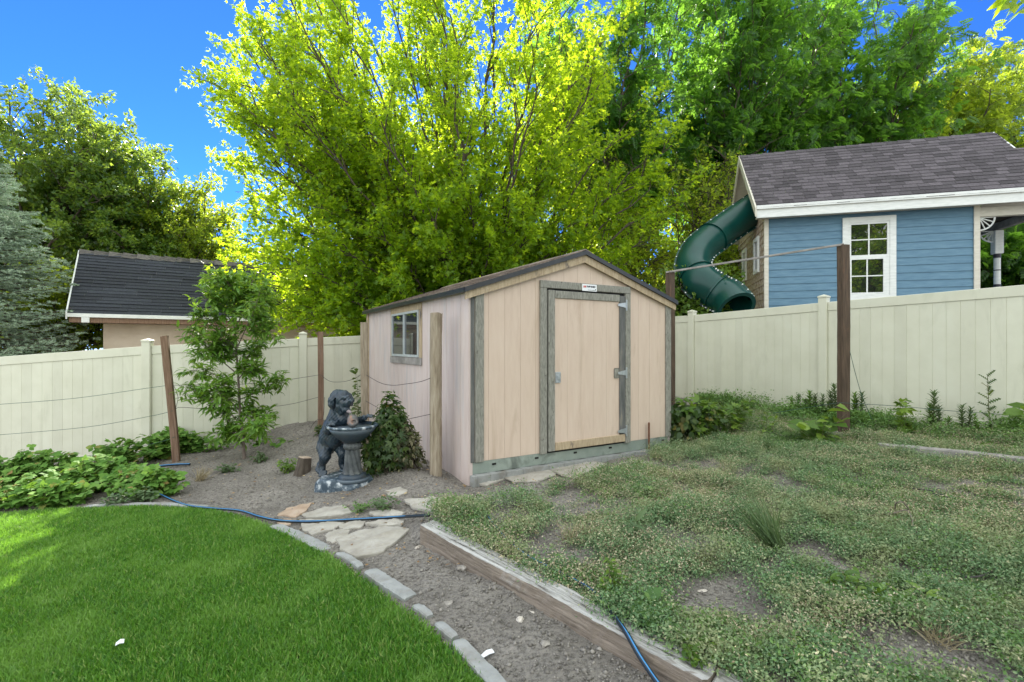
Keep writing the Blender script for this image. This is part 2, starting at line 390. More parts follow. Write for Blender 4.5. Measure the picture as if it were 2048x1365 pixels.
M['paper'] = mat('white scrap', [(.3,(.75,.76,.78)),(.7,(.80,.81,.82))], 9, rough=.7, bs=0)
M['maple'] = leafmat('yellow-green maple leaves', [(0,(.07,.165,.014)),(.5,(.115,.22,.018)),(1,(.17,.275,.024))], (.62,.82,.028), .62, .45, .35)
M['dark_leaf'] = leafmat('dark glossy leaves', [(0,(.035,.085,.016)),(.5,(.055,.125,.025)),(1,(.085,.17,.035))], (.42,.58,.06), .48, .32, .6)
M['yellow_leaf'] = leafmat('bright backlit leaves', [(0,(.06,.11,.015)),(1,(.11,.17,.02))], (.60,.74,.05), .58)
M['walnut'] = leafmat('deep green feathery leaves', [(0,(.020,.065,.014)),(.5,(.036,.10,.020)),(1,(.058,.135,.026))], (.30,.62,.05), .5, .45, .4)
M['walnut_lit'] = leafmat('sunlight-tinted feathery leaves', [(0,(.06,.12,.016)),(1,(.11,.18,.025))], (.60,.76,.05), .56, .45, .4)  # lit copy of walnut, sunlight put into a paler leaf colour
M['spruce'] = leafmat('blue spruce needles', [(0,(.25,.35,.235)),(.5,(.38,.49,.35)),(1,(.50,.60,.45))], (.14,.20,.13), .15, .6, .3)
M['peach'] = leafmat('peach tree leaves', [(0,(.065,.17,.02)),(.6,(.125,.26,.035)),(1,(.22,.37,.07))], (.30,.48,.04), .42, .4, .5)
M['berry'] = leafmat('raspberry leaves', [(0,(.075,.18,.03)),(.6,(.14,.29,.05)),(.93,(.22,.38,.08)),(1,(.30,.18,.07))], (.20,.34,.04), .35, .7, .2)
M['creeper'] = leafmat('creeper leaves', [(0,(.022,.052,.014)),(.6,(.045,.09,.02)),(.9,(.08,.12,.025)),(1,(.19,.15,.04))], (.18,.28,.03), .35, .45, .45)
M['creeper_dry'] = leafmat('drying creeper leaves', [(0,(.05,.06,.03)),(.5,(.10,.105,.05)),(1,(.20,.17,.10))], (.18,.18,.06), .3, .6, .3)
M['grape'] = leafmat('grapevine leaves', [(0,(.06,.13,.022)),(.6,(.11,.20,.032)),(1,(.22,.33,.05))], (.28,.42,.04), .4, .45, .4)
M['weed'] = leafmat('grey-green weed leaves', [(0,(.07,.125,.05)),(1,(.13,.20,.085))], (.2,.28,.08), .3)
M['grass'] = leafmat('lawn grass', [(0,(.025,.10,.012)),(.5,(.078,.22,.026)),(.85,(.165,.35,.055)),(1,(.40,.43,.15))], (.25,.5,.04), .38, .45, .4, patch=(.22,.38,.08), patch_scale=1.9)
M['mat_green'] = leafmat('low matting weed', [(0,(.07,.155,.06)),(.6,(.165,.285,.13)),(.93,(.29,.39,.20)),(1,(.52,.48,.29))], (.2,.27,.09), .28, .6, .3, patch=(.35,.37,.19), patch_scale=3.2)
M['mat_dry'] = leafmat('dried seed heads', [(0,(.30,.24,.15)),(.6,(.52,.44,.29)),(1,(.66,.58,.42))], (.3,.24,.14), .2, .8, .2)
M['mat_lush'] = leafmat('fresh green weed', [(0,(.07,.155,.035)),(.6,(.13,.25,.06)),(1,(.21,.33,.10))], (.2,.34,.06), .32, .5, .35)
# ================================================================== GROUND
def axis(lo, a, b, hi, step, n):
    left = a-(np.geomspace(1, 1+(a-lo), n)-1)[::-1]
    right = b+(np.geomspace(1, 1+(hi-b), n)-1)
    return np.concatenate([left[:-1], np.arange(a, b, step), right])
gx = axis(-160, -9.2, 8.2, 160, .06, 26); gy = axis(-60, 1.0, 10.4, 260, .05, 30)
GX, GY = np.meshgrid(gx, gy)
LAWN_PX = [(-420,1075),(-180,1048),(0,1031),(150,1021),(300,1017),(420,1022),(500,1042),(560,1066),(640,1104),(720,1163),(790,1218),(850,1262),(900,1312),(960,1370),(1010,1430)]
LAWN = [tuple(gp(*p)[:2]) for p in LAWN_PX]+[(.35,1.2),(.5,-3),(-12,-3),(-12,5.2)]
def inpoly(x, y, poly):
    x = np.asarray(x); y = np.asarray(y); ins = np.zeros(x.shape, bool); n = len(poly)
    for i in range(n):
        x0, y0 = poly[i]; x1, y1 = poly[(i+1) % n]
        if y0 == y1: continue
        c = ((y0 > y) != (y1 > y)) & (x < (x1-x0)*(y-y0)/(y1-y0)+x0)
        ins ^= c
    return ins
def vnoise(x, y, s, seed):
    """cheap smooth value noise"""
    r = np.random.default_rng(seed).random((64, 64))
    u = x*s; v = y*s; i = np.floor(u).astype(int); j = np.floor(v).astype(int); fu = u-i; fv = v-j
    fu = fu*fu*(3-2*fu); fv = fv*fv*(3-2*fv)
    a = r[i % 64, j % 64]; b = r[(i+1) % 64, j % 64]; c = r[i % 64, (j+1) % 64]; d = r[(i+1) % 64, (j+1) % 64]
    return (a*(1-fu)+b*fu)*(1-fv)+(c*(1-fu)+d*fu)*fv-.5
near = (np.abs(GX) < 9.5) & (GY > .5) & (GY < 11)
inl = inpoly(GX, GY, LAWN)
GZ = gz(GX, GY)
lump = .055*vnoise(GX, GY, 2.1, 1)+.035*vnoise(GX, GY, 5.5, 2)+.022*vnoise(GX, GY, 11, 3)+.012*vnoise(GX, GY, 17, 4)
GZ = GZ+np.where(near & ~inl, lump*.55, 0)-np.where(inl, .012, 0)
ny, nx = GX.shape
idx = np.arange(nx*ny).reshape(ny, nx)
q = np.stack([idx[:-1,:-1], idx[:-1,1:], idx[1:,1:], idx[1:,:-1]], -1).reshape(-1, 4)
ground = link('ground', mesh_np('ground', np.stack([GX, GY, GZ], -1).reshape(-1, 3), [q], True), M['soil'], kind='structure')
# lawn: a thatch sheet cut along the curved edge, and real blades standing in it
lx = np.arange(-11, .5, .05); ly = np.arange(-2.8, 5.6, .05)
LX, LY = np.meshgrid(lx, ly); LZ = gz(LX, LY)+.008+.012*vnoise(LX, LY, 1.5, 9)
n2, n1 = LX.shape; idl = np.arange(n1*n2).reshape(n2, n1)
ql = np.stack([idl[:-1,:-1], idl[:-1,1:], idl[1:,1:], idl[1:,:-1]], -1).reshape(-1, 4)
keep = inpoly((LX[:-1,:-1]+.025).ravel(), (LY[:-1,:-1]+.025).ravel(), LAWN)
ql = ql[keep]; used = np.unique(ql); rm = -np.ones(n1*n2, int); rm[used] = np.arange(len(used))
link('lawn', mesh_np('lawn', np.stack([LX, LY, LZ], -1).reshape(-1, 3)[used], [rm[ql]], True), M['turf'], kind='structure')
def grass(n):
    # uniform over the seen part of the lawn, a little denser close by
    y = 1.1+(5.6-1.1)*rng.random(n*3)**1.15; x = -1.12*y-2.2+rng.random(n*3)*(1.12*y+2.6)
    k = inpoly(x+rng.normal(size=len(x))*.018, y+rng.normal(size=len(x))*.018, LAWN); x = x[k][:n]; y = y[k][:n]
    n = len(x)
    P = np.stack([x, y, gz(x, y)+.008], -1)
    tall = .022+.024*rng.random(n)+.010*vnoise(x, y, 6.5, 15)+.014*np.clip(vnoise(x, y, 1.9, 5), -.4, .5)
    mow = .25*np.stack([vnoise(x, y, .8, 6), vnoise(x, y, .8, 7), np.zeros(n)], -1)
    ax = norm(rdir(n, .75)+mow*.6+np.array([0,0,.30]))
    nr = rdir(n)
    w = .0022+.0020*rng.random(n)
    yv = ax; xv = norm(np.cross(yv, nr)); zv = np.cross(xv, yv)
    bend = (rng.random(n)*.5+.1)[:, None]*tall[:, None]*zv
    W = w[:, None]*xv; T = tall[:, None]*yv
    V = np.stack([P-W, P+W, P+T*.55+W*.8+bend*.3, P+T*.55-W*.8+bend*.3, P+T+bend], 1)
    o = (np.arange(n)*5)[:, None]
    return V.reshape(-1, 3), [o+np.array([[0,1,2,3]]), o+np.array([[3,2,4]])]
V, fl = grass(560000)
link('grass', mesh_np('grass', V, fl), M['grass'], kind='stuff')
# ------------------------------------------------------------------ grit and clods on the bare soil
def clods(n):
    y = 1.8+rng.random(n*4)**1.3*7.2; x = -1.1*y+rng.random(n*4)*2.2*y
    s = (x-TA[0])*TN[0]+(y-TA[1])*TN[1]
    k = ~inpoly(x, y, LAWN) & (s < 6)
    x = x[k][:n]; y = y[k][:n]; n = len(x)
    sz = .0045+.013*rng.random(n)**6
    T = np.array([(1,0,0),(0,1,0),(-1,0,0),(0,-1,0),(0,0,.8),(0,0,-.8)], float)
    J = T[None]*(.45+.9*rng.random((n, 6, 1)))
    a = rng.random(n)*6.28; c, s_ = np.cos(a)[:, None], np.sin(a)[:, None]
    X = J[:,:,0]*c-J[:,:,1]*s_; Y = J[:,:,0]*s_+J[:,:,1]*c
    V = np.stack([X, Y, J[:,:,2]], -1)*sz[:, None, None]
    lum = .055*vnoise(x, y, 2.1, 1)+.035*vnoise(x, y, 5.5, 2)+.022*vnoise(x, y, 11, 3)+.012*vnoise(x, y, 17, 4)
    V += np.stack([x, y, gz(x, y)+lum*.55+sz*.25], -1)[:, None]
    o = (np.arange(n)*6)[:, None, None]
    f = np.array([(0,1,4),(1,2,4),(2,3,4),(3,0,4),(1,0,5),(2,1,5),(3,2,5),(0,3,5)])[None]
    return V.reshape(-1, 3), [(o+f).reshape(-1, 3)]
V, fl = clods(52000)
link('soil_clods', mesh_np('soil_clods', V, fl), M['clod'], kind='stuff')
n = 900; y = 3.2+rng.random(n)*5.5; x = -.9*y+rng.random(n)*.95*y; k = ~inpoly(x, y, LAWN); x = x[k]; y = y[k]; n = len(x)
V, fl = scatter(np.stack([x, y, gz(x, y)+.02], -1), rdir(n)*np.array([1,1,.15]), rdir(n, 2), .02+.03*rng.random(n), KITE)
link('leaf_litter', mesh_np('leaf_litter', V, fl), M['litter'], kind='stuff')
# ------------------------------------------------------------------ flagstones
def slab(name, px, th, m, label, cat, group=None, lift=.012, seed=0):
    rs = random.Random(seed)
    pts = [gp(*p) for p in px]
    c0 = sum(pts, Vector())/len(pts); pts = [c0+(p-c0)*1.12 for p in pts]
    # roughen the outline
    out = []
    for i, p in enumerate(pts):
        q_ = pts[(i+1) % len(pts)]
        for k in range(4):
            t = k/4; v = p.lerp(q_, t)
            if k: v = v+Vector((rs.uniform(-1,1), rs.uniform(-1,1), 0))*.012
            out.append(v)
    c = sum(out, Vector())/len(out)
    zt = max(v.z for v in out)*.5+c.z*.5+lift
    bm = bmesh.new()
    n_ = len(out)
    rings = []
    for (sc_, dz) in ((.98, -th), (1.0, -.012), (.985, -.002), (.72, .001), (.36, .003)):
        rings.append([bm.verts.new((c.x+(v.x-c.x)*sc_, c.y+(v.y-c.y)*sc_, v.z*.7+zt*.3+lift+dz+rs.uniform(-1,1)*.0035)) for v in out])
    for a, b in zip(rings[:-1], rings[1:]):
        for i in range(n_): bm.faces.new((a[i], a[(i+1) % n_], b[(i+1) % n_], b[i]))
    ctr = bm.verts.new((c.x, c.y, c.z*.7+zt*.3+lift+.004))
    for i in range(n_): bm.faces.new((rings[-1][i], rings[-1][(i+1) % n_], ctr))
    bm.faces.new(rings[0][::-1])
    bmesh.ops.recalc_face_normals(bm, faces=bm.faces)
    for v in bm.verts: v.co -= c
    me = bpy.data.meshes.new(name); bm.to_mesh(me); bm.free()
    o = link(name, me, m, loc=c); return tag(o, label, cat, group)
G = 'flagstones of the rough path'
FL = [
 ([(678,1085),(720,1070),(770,1060),(812,1062),(792,1083),(765,1104),(715,1116),(686,1104)], 'flag', .05, 'thick pale flagstone jutting over the soil, largest and nearest of the path'),
 ([(602,1046),(645,1044),(692,1043),(665,1061),(625,1073),(608,1064)], 'flag', .03, 'broad cream flagstone lying just in front of the garden hose'),
 ([(610,1032),(650,1019),(690,1014),(700,1027),(660,1037),(618,1039)], 'flag', .03, 'long cream flagstone lying just behind the garden hose'),
 ([(558,1034),(575,1021),(605,1013),(622,1010),(612,1023),(592,1036)], 'flag_red', .03, 'rusty orange flagstone at the left end of the path'),
 ([(680,1056),(716,1043),(729,1049),(721,1059),(690,1064)], 'flag', .025, 'small pale flagstone touching the rear of the thick jutting one'),
 ([(652,1077),(668,1065),(698,1065),(690,1079),(670,1089),(656,1086)], 'flag', .025, 'rounded pale flagstone left of the thick jutting one'),
 ([(743,1029),(785,1023),(806,1029),(800,1036),(752,1037)], 'flag', .025, 'thin flagstone just behind the hose near the timber end'),
 ([(813,1008),(860,1000),(906,998),(900,1011),(866,1022),(830,1022)], 'flag', .025, 'wide grey-cream flagstone in front of the rough tan post'),
 ([(772,986),(800,978),(813,985),(797,996),(777,994)], 'flag', .025, 'small white-topped flagstone right of the dog fountain base'),
 ([(1003,953),(1045,944),(1085,941),(1110,950),(1075,963),(1030,966)], 'flag', .025, 'pale flagstone against the shed footing, left of the pair before the door'),
 ([(1105,944),(1140,931),(1180,926),(1206,932),(1150,956)], 'flag', .025, 'flat sandy flagstone against the shed footing below the door'),
 ([(1240,931),(1270,922),(1302,928),(1268,938)], 'flag', .025, 'sandy flagstone by the rusty stake at the shed'),
 ([(944,966),(985,956),(1006,961),(975,973)], 'flag', .025, 'small cream flagstone at the near corner of the shed'),
 ([(735,1052),(768,1045),(806,1042),(800,1052),(760,1058)], 'flag', .025, 'narrow flagstone between the hose and the thick jutting slab'),
 ([(555,1047),(575,1042),(592,1045),(580,1053),(562,1055)], 'flag_red', .02, 'small brown flagstone beside the lawn edge below the hose'),
]
for i, (p, m_, th, lab) in enumerate(FL):
    slab('flagstone', p, th, M[m_], lab, 'flagstone', G, .014, 50+i)
# ------------------------------------------------------------------ broken concrete edging along the lawn
def edging(pxs, w, label, seed):
    rs = random.Random(seed)
    P = [gp(*p)+Vector((0,0,.014)) for p in pxs]
    # resample
    pts = []
    for a, b in zip(P[:-1], P[1:]):
        k = max(2, int((b-a).length/.022))
        pts += [a.lerp(b, i/k) for i in range(k)]
    pts.append(P[-1])
    vs = []; fs = []; c = pts[0].copy(); prof = [(-.5,-.09),(-.5,.004),(-.46,.014),(-.2,.017),(.1,.018),(.36,.017),(.47,.010),(.5,-.09)]
    m_ = len(prof)
    for i, p in enumerate(pts):
        t = (pts[min(i+1, len(pts)-1)]-pts[max(i-1, 0)]); t.z = 0; t.normalize(); nn = Vector((t.y, -t.x, 0))
        e = .80+.20*min(1, min(i, len(pts)-1-i)/1.5)
        for (a, z) in prof:
            vs.append(p-c+nn*(a*w*.82*e*(1+(rs.uniform(-.09,.05) if abs(a) > .4 else 0))+.002*math.sin(i*.2+seed))+Vector((0,0,z+rs.uniform(-.0015,.0015)-(1-e)*.03)))
    for i in range(len(pts)-1):
        for k in range(m_-1): fs.append((i*m_+k, i*m_+k+1, (i+1)*m_+k+1, (i+1)*m_+k))
    fs += [tuple(range(m_))[::-1], tuple(range((len(pts)-1)*m_, len(pts)*m_))]
    b = MB(); b.add(vs, fs)
    o = b.build('concrete_edging', M['concrete'], loc=c, smooth=False)
    return tag(o, label, 'edging', 'broken concrete edging along the lawn')
edging([(172,1017),(250,1013),(330,1013),(415,1019)], .10, 'long flush strip of concrete edging along the back of the lawn', 1)
edging([(548,1056),(590,1074),(625,1090),(652,1106)], .13, 'pale concrete edging piece beside the cream flagstones', 2)
edging([(676,1112),(700,1125),(722,1140)], .07, 'crumbled stub of concrete edging left of the thick flagstone', 3)
edging([(738,1148),(775,1172),(822,1202)], .125, 'smooth straight concrete edging piece halfway along the lawn curve', 4)
edging([(830,1218),(845,1228),(860,1240)], .07, 'short broken concrete edging chunk in the gap of the lawn curve', 5)
edging([(876,1255),(893,1270),(911,1284)], .07, 'narrow chipped concrete edging piece next to nearest one', 6)
edging([(914,1290),(940,1318),(985,1368),(1020,1412)], .10, 'nearest concrete edging piece running out at the bottom of the picture', 7)
# ------------------------------------------------------------------ loose stones, scrap
def pebble(px, size, m_, label, seed, name='loose_stone', cat='stone', flat=.55):
    rs = random.Random(seed); c = gp(*px)
    bm = bmesh.new(); bmesh.ops.create_icosphere(bm, subdivisions=2, radius=size)
    ph = [rs.uniform(0, 6) for _ in range(6)]
    for v in bm.verts:
        a = v.co.normalized()
        k = 1+.22*math.sin(3*a.x+ph[0])+.18*math.sin(4*a.y+ph[1])+.15*math.sin(5*a.z+ph[2])
        v.co = Vector((v.co.x*k*1.25, v.co.y*k*.85, max(v.co.z*k*flat, -size*.3)))
    bmesh.ops.rotate(bm, verts=bm.verts, matrix=Matrix.Rotation(rs.uniform(0,6),3,'Z'))
    me = bpy.data.meshes.new(name); bm.to_mesh(me); bm.free()
    return tag(link(name, me, m_, loc=c+Vector((0,0,size*.25))), label, cat, 'loose stones on the bare soil')
for i, (p, s_, m_, lab) in enumerate([
  ((837,1096), .020, 'pale_stone', 'white stone beside the near end of the thick flagstone'),
  ((925,1139), .036, 'clod', 'brown stone lying close under the timber face'),
  ((983,1161), .016, 'pale_stone', 'grey stone chip at the foot of the timber'),
  ((1040,1243), .020, 'pale_stone', 'angular white stone in the middle of the bare soil'),
  ((1063,1226), .014, 'pale_stone', 'small cream stone right of the angular white one'),
  ((896,1211), .026, 'clod', 'dark clod on the soil right of the smooth edging'),
  ((1090,1290), .022, 'clod', 'dark clod in the soil near the bottom of the picture'),
  ((1405,1185), .018, 'pale_stone', 'white stone on the bare patch among the weeds'),
  ((1700,1162), .016, 'pale_stone', 'white stone among the weeds far right')]):
    pebble(p, s_, M[m_], lab, 70+i)
def scrap(px, L, W, ang, label):
    c = gp(*px, .045 if px[0] < 300 else .012); b = MB()
    b.add([(-L,-W,0),(0,-W*1.2,.008),(L,-W,.004),(L*.9,W,.012),(0,W,.016),(-L,W*.8,.004)], [(0,1,4,5),(1,2,3,4)])
    b.add([(-L,-W,-.003),(0,-W*1.2,.005),(L,-W,.001),(L*.9,W,.009),(0,W,.013),(-L,W*.8,.001)], [(5,4,1,0),(4,3,2,1)])
    o = b.build('scrap', M['paper'], loc=c); o.rotation_euler = (0, 0, ang); return tag(o, label, 'litter')
scrap((240,1287), .018, .012, .5, 'small white scrap lying on the lawn')
scrap((975,1311), .034, .010, .6, 'white strip of litter on the soil beside the nearest edging')
# ------------------------------------------------------------------ landscape timbers
def timber(p0, p1, w, h, label, m_, group, seed):
    a = Vector(p0); b_ = Vector(p1); L = (b_-a).length; n = max(8, int(L/.03))
    rs = np.random.default_rng(seed)
    prof = []
    for (sy, sz) in ((-.5,0),(-.5,.3),(-.5,.62),(-.47,.93),(-.40,1),(-.15,1),(.15,1),(.40,1),(.47,.93),(.5,.5),(.5,0)):
        prof.append((sy*w, sz*h))
    vs = []; fs = []; m2 = len(prof)
    ph = rs.random(12)*6
    for i in range(n+1):
        x = L*i/n; wob = .006*math.sin(1.7*x+ph[0])+.004*math.sin(5*x+ph[1])
        for j, (y, z) in enumerate(prof):
            r_ = rs.normal()*.0018
            vs.append((x+(.012*math.sin(9*y/w*3+z*40+ph[2]) if i in (0, n) else 0), y+wob+r_-(.010*max(0, math.sin(2.3*x+j+ph[3])) if j < 4 else 0), z+rs.normal()*.0015+wob*.5))
    for i in range(n):
        for k in range(m2-1): fs.append((i*m2+k, (i+1)*m2+k, (i+1)*m2+k+1, i*m2+k+1))
        fs.append((i*m2+m2-1, (i+1)*m2+m2-1, (i+1)*m2, i*m2))
    fs += [tuple(range(m2)), tuple(range(n*m2, (n+1)*m2))[::-1]]
    bld = MB(); bld.add(vs, fs)
    o = bld.build('landscape_timber', m_, loc=a)
    d = (b_-a).normalized()
    o.rotation_euler = (0, -math.asin(d.z), math.atan2(d.y, d.x))
    return tag(o, label, 'timber', group)
def tpt(t, s, z): return (TA[0]+TD[0]*t+TN[0]*s, TA[1]+TD[1]*t+TN[1]*s, z)
timber(tpt(.0,.066,-.085), tpt(2.23,.066,-.085), .132, .175, 'long silvered timber holding back the weed bed', M['timber'], 'timbers edging the weed bed', 3)
timber(tpt(2.25,.075,-.10), tpt(3.6,.075,-.10), .132, .18, 'nearest timber butted to the long one at the bottom of the picture', M['timber'], 'timbers edging the weed bed', 4)
a_, b_ = gp(1760,905), gp(2120,945)
timber(a_+Vector((0,0,-.03)), b_+Vector((0,0,-.03)), .13, .14, 'half buried grey timber among the weeds near the right fence', M['grey_wood'], 'timbers edging the weed bed', 5)
# ------------------------------------------------------------------ hoses
def smooth_path(P, k=8):
    P = [Vector(p) for p in P]; out = []
    for i in range(len(P)-1):
        p0 = P[max(i-1,0)]; p1 = P[i]; p2 = P[i+1]; p3 = P[min(i+2,len(P)-1)]
        for j in range(k):
            t = j/k
            out.append(.5*((2*p1)+(p2-p0)*t+(2*p0-5*p1+4*p2-p3)*t*t+(3*p1-p0-3*p2+p3)*t**3))
    out.append(P[-1]); return out
def hose(P, r, label, stripe_shift):
    pts = smooth_path(P)
    t = thing('garden_hose', label, 'hose', pts[0], 0, 'black and blue garden hoses')
    o = pts[0].copy()
    b = MB(); b.tube([p-o for p in pts], r, 10); b.build('tube', M['hose'], t, True)
    s = MB(); s.tube([p-o+Vector(stripe_shift) for p in pts], r*.42, 6); s.build('stripe', M['hose_blue'], t, True)
def gl(L, dz=.025): return [gp(x, y, dz) for x, y in L]
hose(gl([(318,988),(350,1003),(382,1013),(430,1018),(480,1022),(520,1034),(560,1042),(620,1044),(700,1040),(780,1036),(858,1031)], .03), .0125, 'black and blue hose snaking from the berry plants across the flagstones', (.0,-.006,.007))
hose([gp(975,1034,.07),gp(1000,1066,.07),gp(1030,1095,.06),gp(1065,1119,.045),gp(1100,1137,.03),gp(1165,1170,.03),Vector(tpt(1.60,.17,.085)),Vector(tpt(1.70,.09,.102)),Vector(tpt(1.84,.01,.100)),Vector(tpt(1.97,-.045,.05)),Vector(tpt(2.15,-.11,.012)),Vector(tpt(2.5,-.2,-.0))], .0125, 'black and blue hose draped over the long silvered timber', (.0,-.006,.007))
hose(gl([(200,956),(230,949),(262,942),(310,934),(350,930),(380,929)], .03), .016, 'bright blue hose end lying behind the berry plants near the left fence', (0,-.010,.010))
# ================================================================== SHED
SA = math.atan2(.5075, .8616)
SHED = Vector((-.448, 5.2, 0))
SW, SD = 3.05, 4.27
EZ, AZ = 2.03, 2.53           # wall top at the eaves, at the ridge
shed = thing('garden_shed', 'peach painted gable garden shed with weathered trim and a closed door', 'shed', SHED, SA)
def gable(x): return EZ+(AZ-EZ)*(1-abs(x-SW/2)/(SW/2))
def boards(b, x0, x1, step, ztop, zbot, y0, y1, gap=.0014):
    x = x0
    while x < x1-.01:
        e = min(x+step, x1)
        if x < SW/2 < e and ztop is gable:
            poly = [(x+gap,zbot),(e-gap,zbot),(e-gap,ztop(e)),(SW/2,ztop(SW/2)),(x+gap,ztop(x))]
        else:
            poly = [(x+gap,zbot),(e-gap,zbot),(e-gap,ztop(e)),(x+gap,ztop(x))]
        b.prism(poly, y0, y1); x = e
w = MB(); boards(w, .02, SW-.02, .2032, gable, .178, 0, .016)
w.prism([(.02,.17),(SW-.02,.17),(SW-.02,gable(SW)-.01),(SW/2,AZ-.01),(.02,gable(0)-.01)], .005, .05)
w.build('front_wall', M['siding'], shed)
b = MB(); boards(b, 0, SW, .2032, gable, .1, SD-.016, SD); b.bx(0, SW, SD-.05, SD-.01, .1, EZ-.02); b.build('back_wall', M['side_siding'], shed)
def sidewall(side):
    b = MB(); boards(b, .0, SD, .2032, lambda x: EZ-.005, -.09, -.016, 0, .003)
    b.bx(0, SD, -.012, .03, -.08, EZ-.02)
    # local x -> shed y ; local y -> shed x
    if side == 'l': b.v = [(v[1]+.0, v[0], v[2]) for v in b.v]
    else: b.v = [(SW-v[1], v[0], v[2]) for v in b.v]
    b.f = [tuple(reversed(f)) for f in b.f] if side == 'l' else b.f
    return b.build('side_wall', M['side_siding'], shed)
sw_l = sidewall('l'); sw_l['label'] = 'faded pink side wall with a window'
sidewall('r')
# corner boards
b = MB(); b.bx(.006, .050, -.012, 0-.0005, .175, EZ-.02, .003); o = b.build('corner_board', M['trim_dark'], shed)
b = MB(); b.bx(.056, .158, -.022, -.0008, .172, gable(.1)-.06, .003); b.build('corner_board', M['trim'], shed)
b = MB(); b.bx(SW-.09, SW+.012, -.020, -.0008, .172, EZ-.0, .003); b.build('corner_board', M['trim'], shed)
b = MB(); b.bx(-.036, -.018, SD-.12, SD, -.05, EZ-.02, .003); b.build('corner_board', M['trim_tan'], shed)
# base rail and footing
b = MB(); b.bx(.0, SW, .004, .06, .045, .176); br = b.build('base_rail', M['skirt'], shed)
for px in (.27, .83, 1.39, 1.95, 2.9):
    v = MB(); v.bx(px, px+.045, -.004, .012, .118, .138); v.build('vent_slot', M['black'], br)
b = MB()
xs = np.linspace(.0, SW, 60)
for i in range(59):
    j0 = .012*math.sin(i*1.7)+.008*math.sin(i*.6); b.bx(xs[i], xs[i+1]+.0, -.075-j0*.5, .03, -.12, .040+j0*.25)
b.build('footing', M['concrete'], shed)
# door frame (fixed) and door
b = MB(); b.bx(.885, 2.292, -.036, -.0008, 2.098, 2.185, .004); b.build('door_header', M['trim'], shed)
b = MB(); b.bx(.885, .975, -.034, -.0008, .168, 2.097, .004); b.build('door_jamb', M['trim'], shed)
b = MB(); b.bx(2.20, 2.292, -.034, -.0008, .165, 2.097, .004); b.build('door_jamb', M['trim'], shed)
b = MB(); b.bx(.976, 2.199, -.003, -.0006, .165, 2.097); b.build('door_gap', M['black'], shed)
door = MB(); boards(door, 1.07, 2.10, .2032, lambda x: 1.985, .285, -.026, -.004, .0008)
door.bx(1.07, 2.10, -.020, -.004, .285, 1.985)
door = door.build('door', M['siding'], shed)
b = MB(); b.bx(.992, 1.083, -.042, -.0045, .19, 2.075, .004); b.build('stile', M['trim'], door)
b = MB(); b.bx(2.095, 2.190, -.042, -.0045, .30, 2.060, .004); o = b.build('stile', M['trim_dark'], door); o['label'] = 'darker mildewed stile on the hinge side'
b = MB(); b.bx(1.085, 2.094, -.043, -.0045, 1.985, 2.072, .004); b.build('rail', M['trim'], door)
b = MB(); b.bx(1.085, 2.188, -.043, -.0045, .192, .285, .004); b.build('rail', M['trim_tan'], door)
def hinge(z):
    b = MB(); b.bx(2.203, 2.222, -.046, -.036, z-.07, z+.07, .002)
    b.tube([(2.197,-.048,z-.07),(2.197,-.048,z+.07)], .007, 8)
    b.prism([(2.19,z-.034),(2.19,z+.034),(2.06,z+.013),(2.06,z-.013)], -.049, -.0435)
    for q_ in (-.06,0,.06): b.tube([(2.2125,-.046,z+q_),(2.2125,-.0485,z+q_)], .006, 6)
    b.build('hinge', M['zinc'], door)
for z in (1.945, 1.075, .33): hinge(z)
b = MB(); b.bx(1.092, 1.168, -.034, -.026, .985, 1.115, .004)
b.bx(1.096, 1.102, -.040, -.034, .99, 1.11); b.bx(1.158, 1.164, -.040, -.034, .99, 1.11); b.bx(1.102,1.158,-.040,-.034,1.103,1.11); b.bx(1.102,1.158,-.040,-.034,.99,.997)
b.tube([(1.145,-.034,1.045),(1.145,-.048,1.045)], .014, 10); b.bx(1.115,1.135,-.044,-.034,1.03,1.07)
b.build('latch', M['zinc'], door)
b = MB(); b.bx(2.005, 2.09, -.034, -.026, 1.01, 1.14, .012); b.build('latch_plate', M['trim'], door)
# maker plate with lettering
def text_mesh(name, s, size, m_, parent, loc, rot, depth=.0012, bold=0.0, sx=1.0):
    cu = bpy.data.curves.new(name, 'FONT'); cu.body = s; cu.size = size; cu.extrude = depth; cu.align_x = 'CENTER'; cu.align_y = 'CENTER'; cu.offset = bold
    tmp = bpy.data.objects.new(name+'_tmp', cu); col.objects.link(tmp)
    dg = bpy.context.evaluated_depsgraph_get(); me = bpy.data.meshes.new_from_object(tmp.evaluated_get(dg))
    bpy.data.objects.remove(tmp); bpy.data.curves.remove(cu)
    o = link(name, me, m_, parent); o.location = loc; o.rotation_euler = rot; o.scale = (sx, 1, 1); return o
b = MB(); b.bx(1.487, 1.716, -.0405, -.0362, 2.092, 2.176, .002); plate = b.build('maker_plate', M['plaque'], shed)
text_mesh('lettering', 'TUFF SHED', .028, M['ink'], plate, (1.622, -.0416, 2.147), (R(90),0,0), bold=.0013)
b = MB()
for k in (0, .023): b.prism([(1.504+k,2.132),(1.509+k,2.132),(1.5135+k,2.152),(1.518+k,2.132),(1.523+k,2.132),(1.523+k,2.150),(1.5135+k,2.162),(1.504+k,2.150)], -.0422, -.0407)
b.build('emblem', M['red'], plate)
b = MB()
x = 1.575
for k, wd in enumerate((.006,.010,.004,.012,.008,.004,.010,.012,.006)):
    b.bx(x, x+wd, -.0420, -.0407, 2.103, 2.109); x += wd+.004
b.bx(1.688,1.700,-.0420,-.0407,2.106,2.122)
b.build('fine_print', M['ink'], plate)
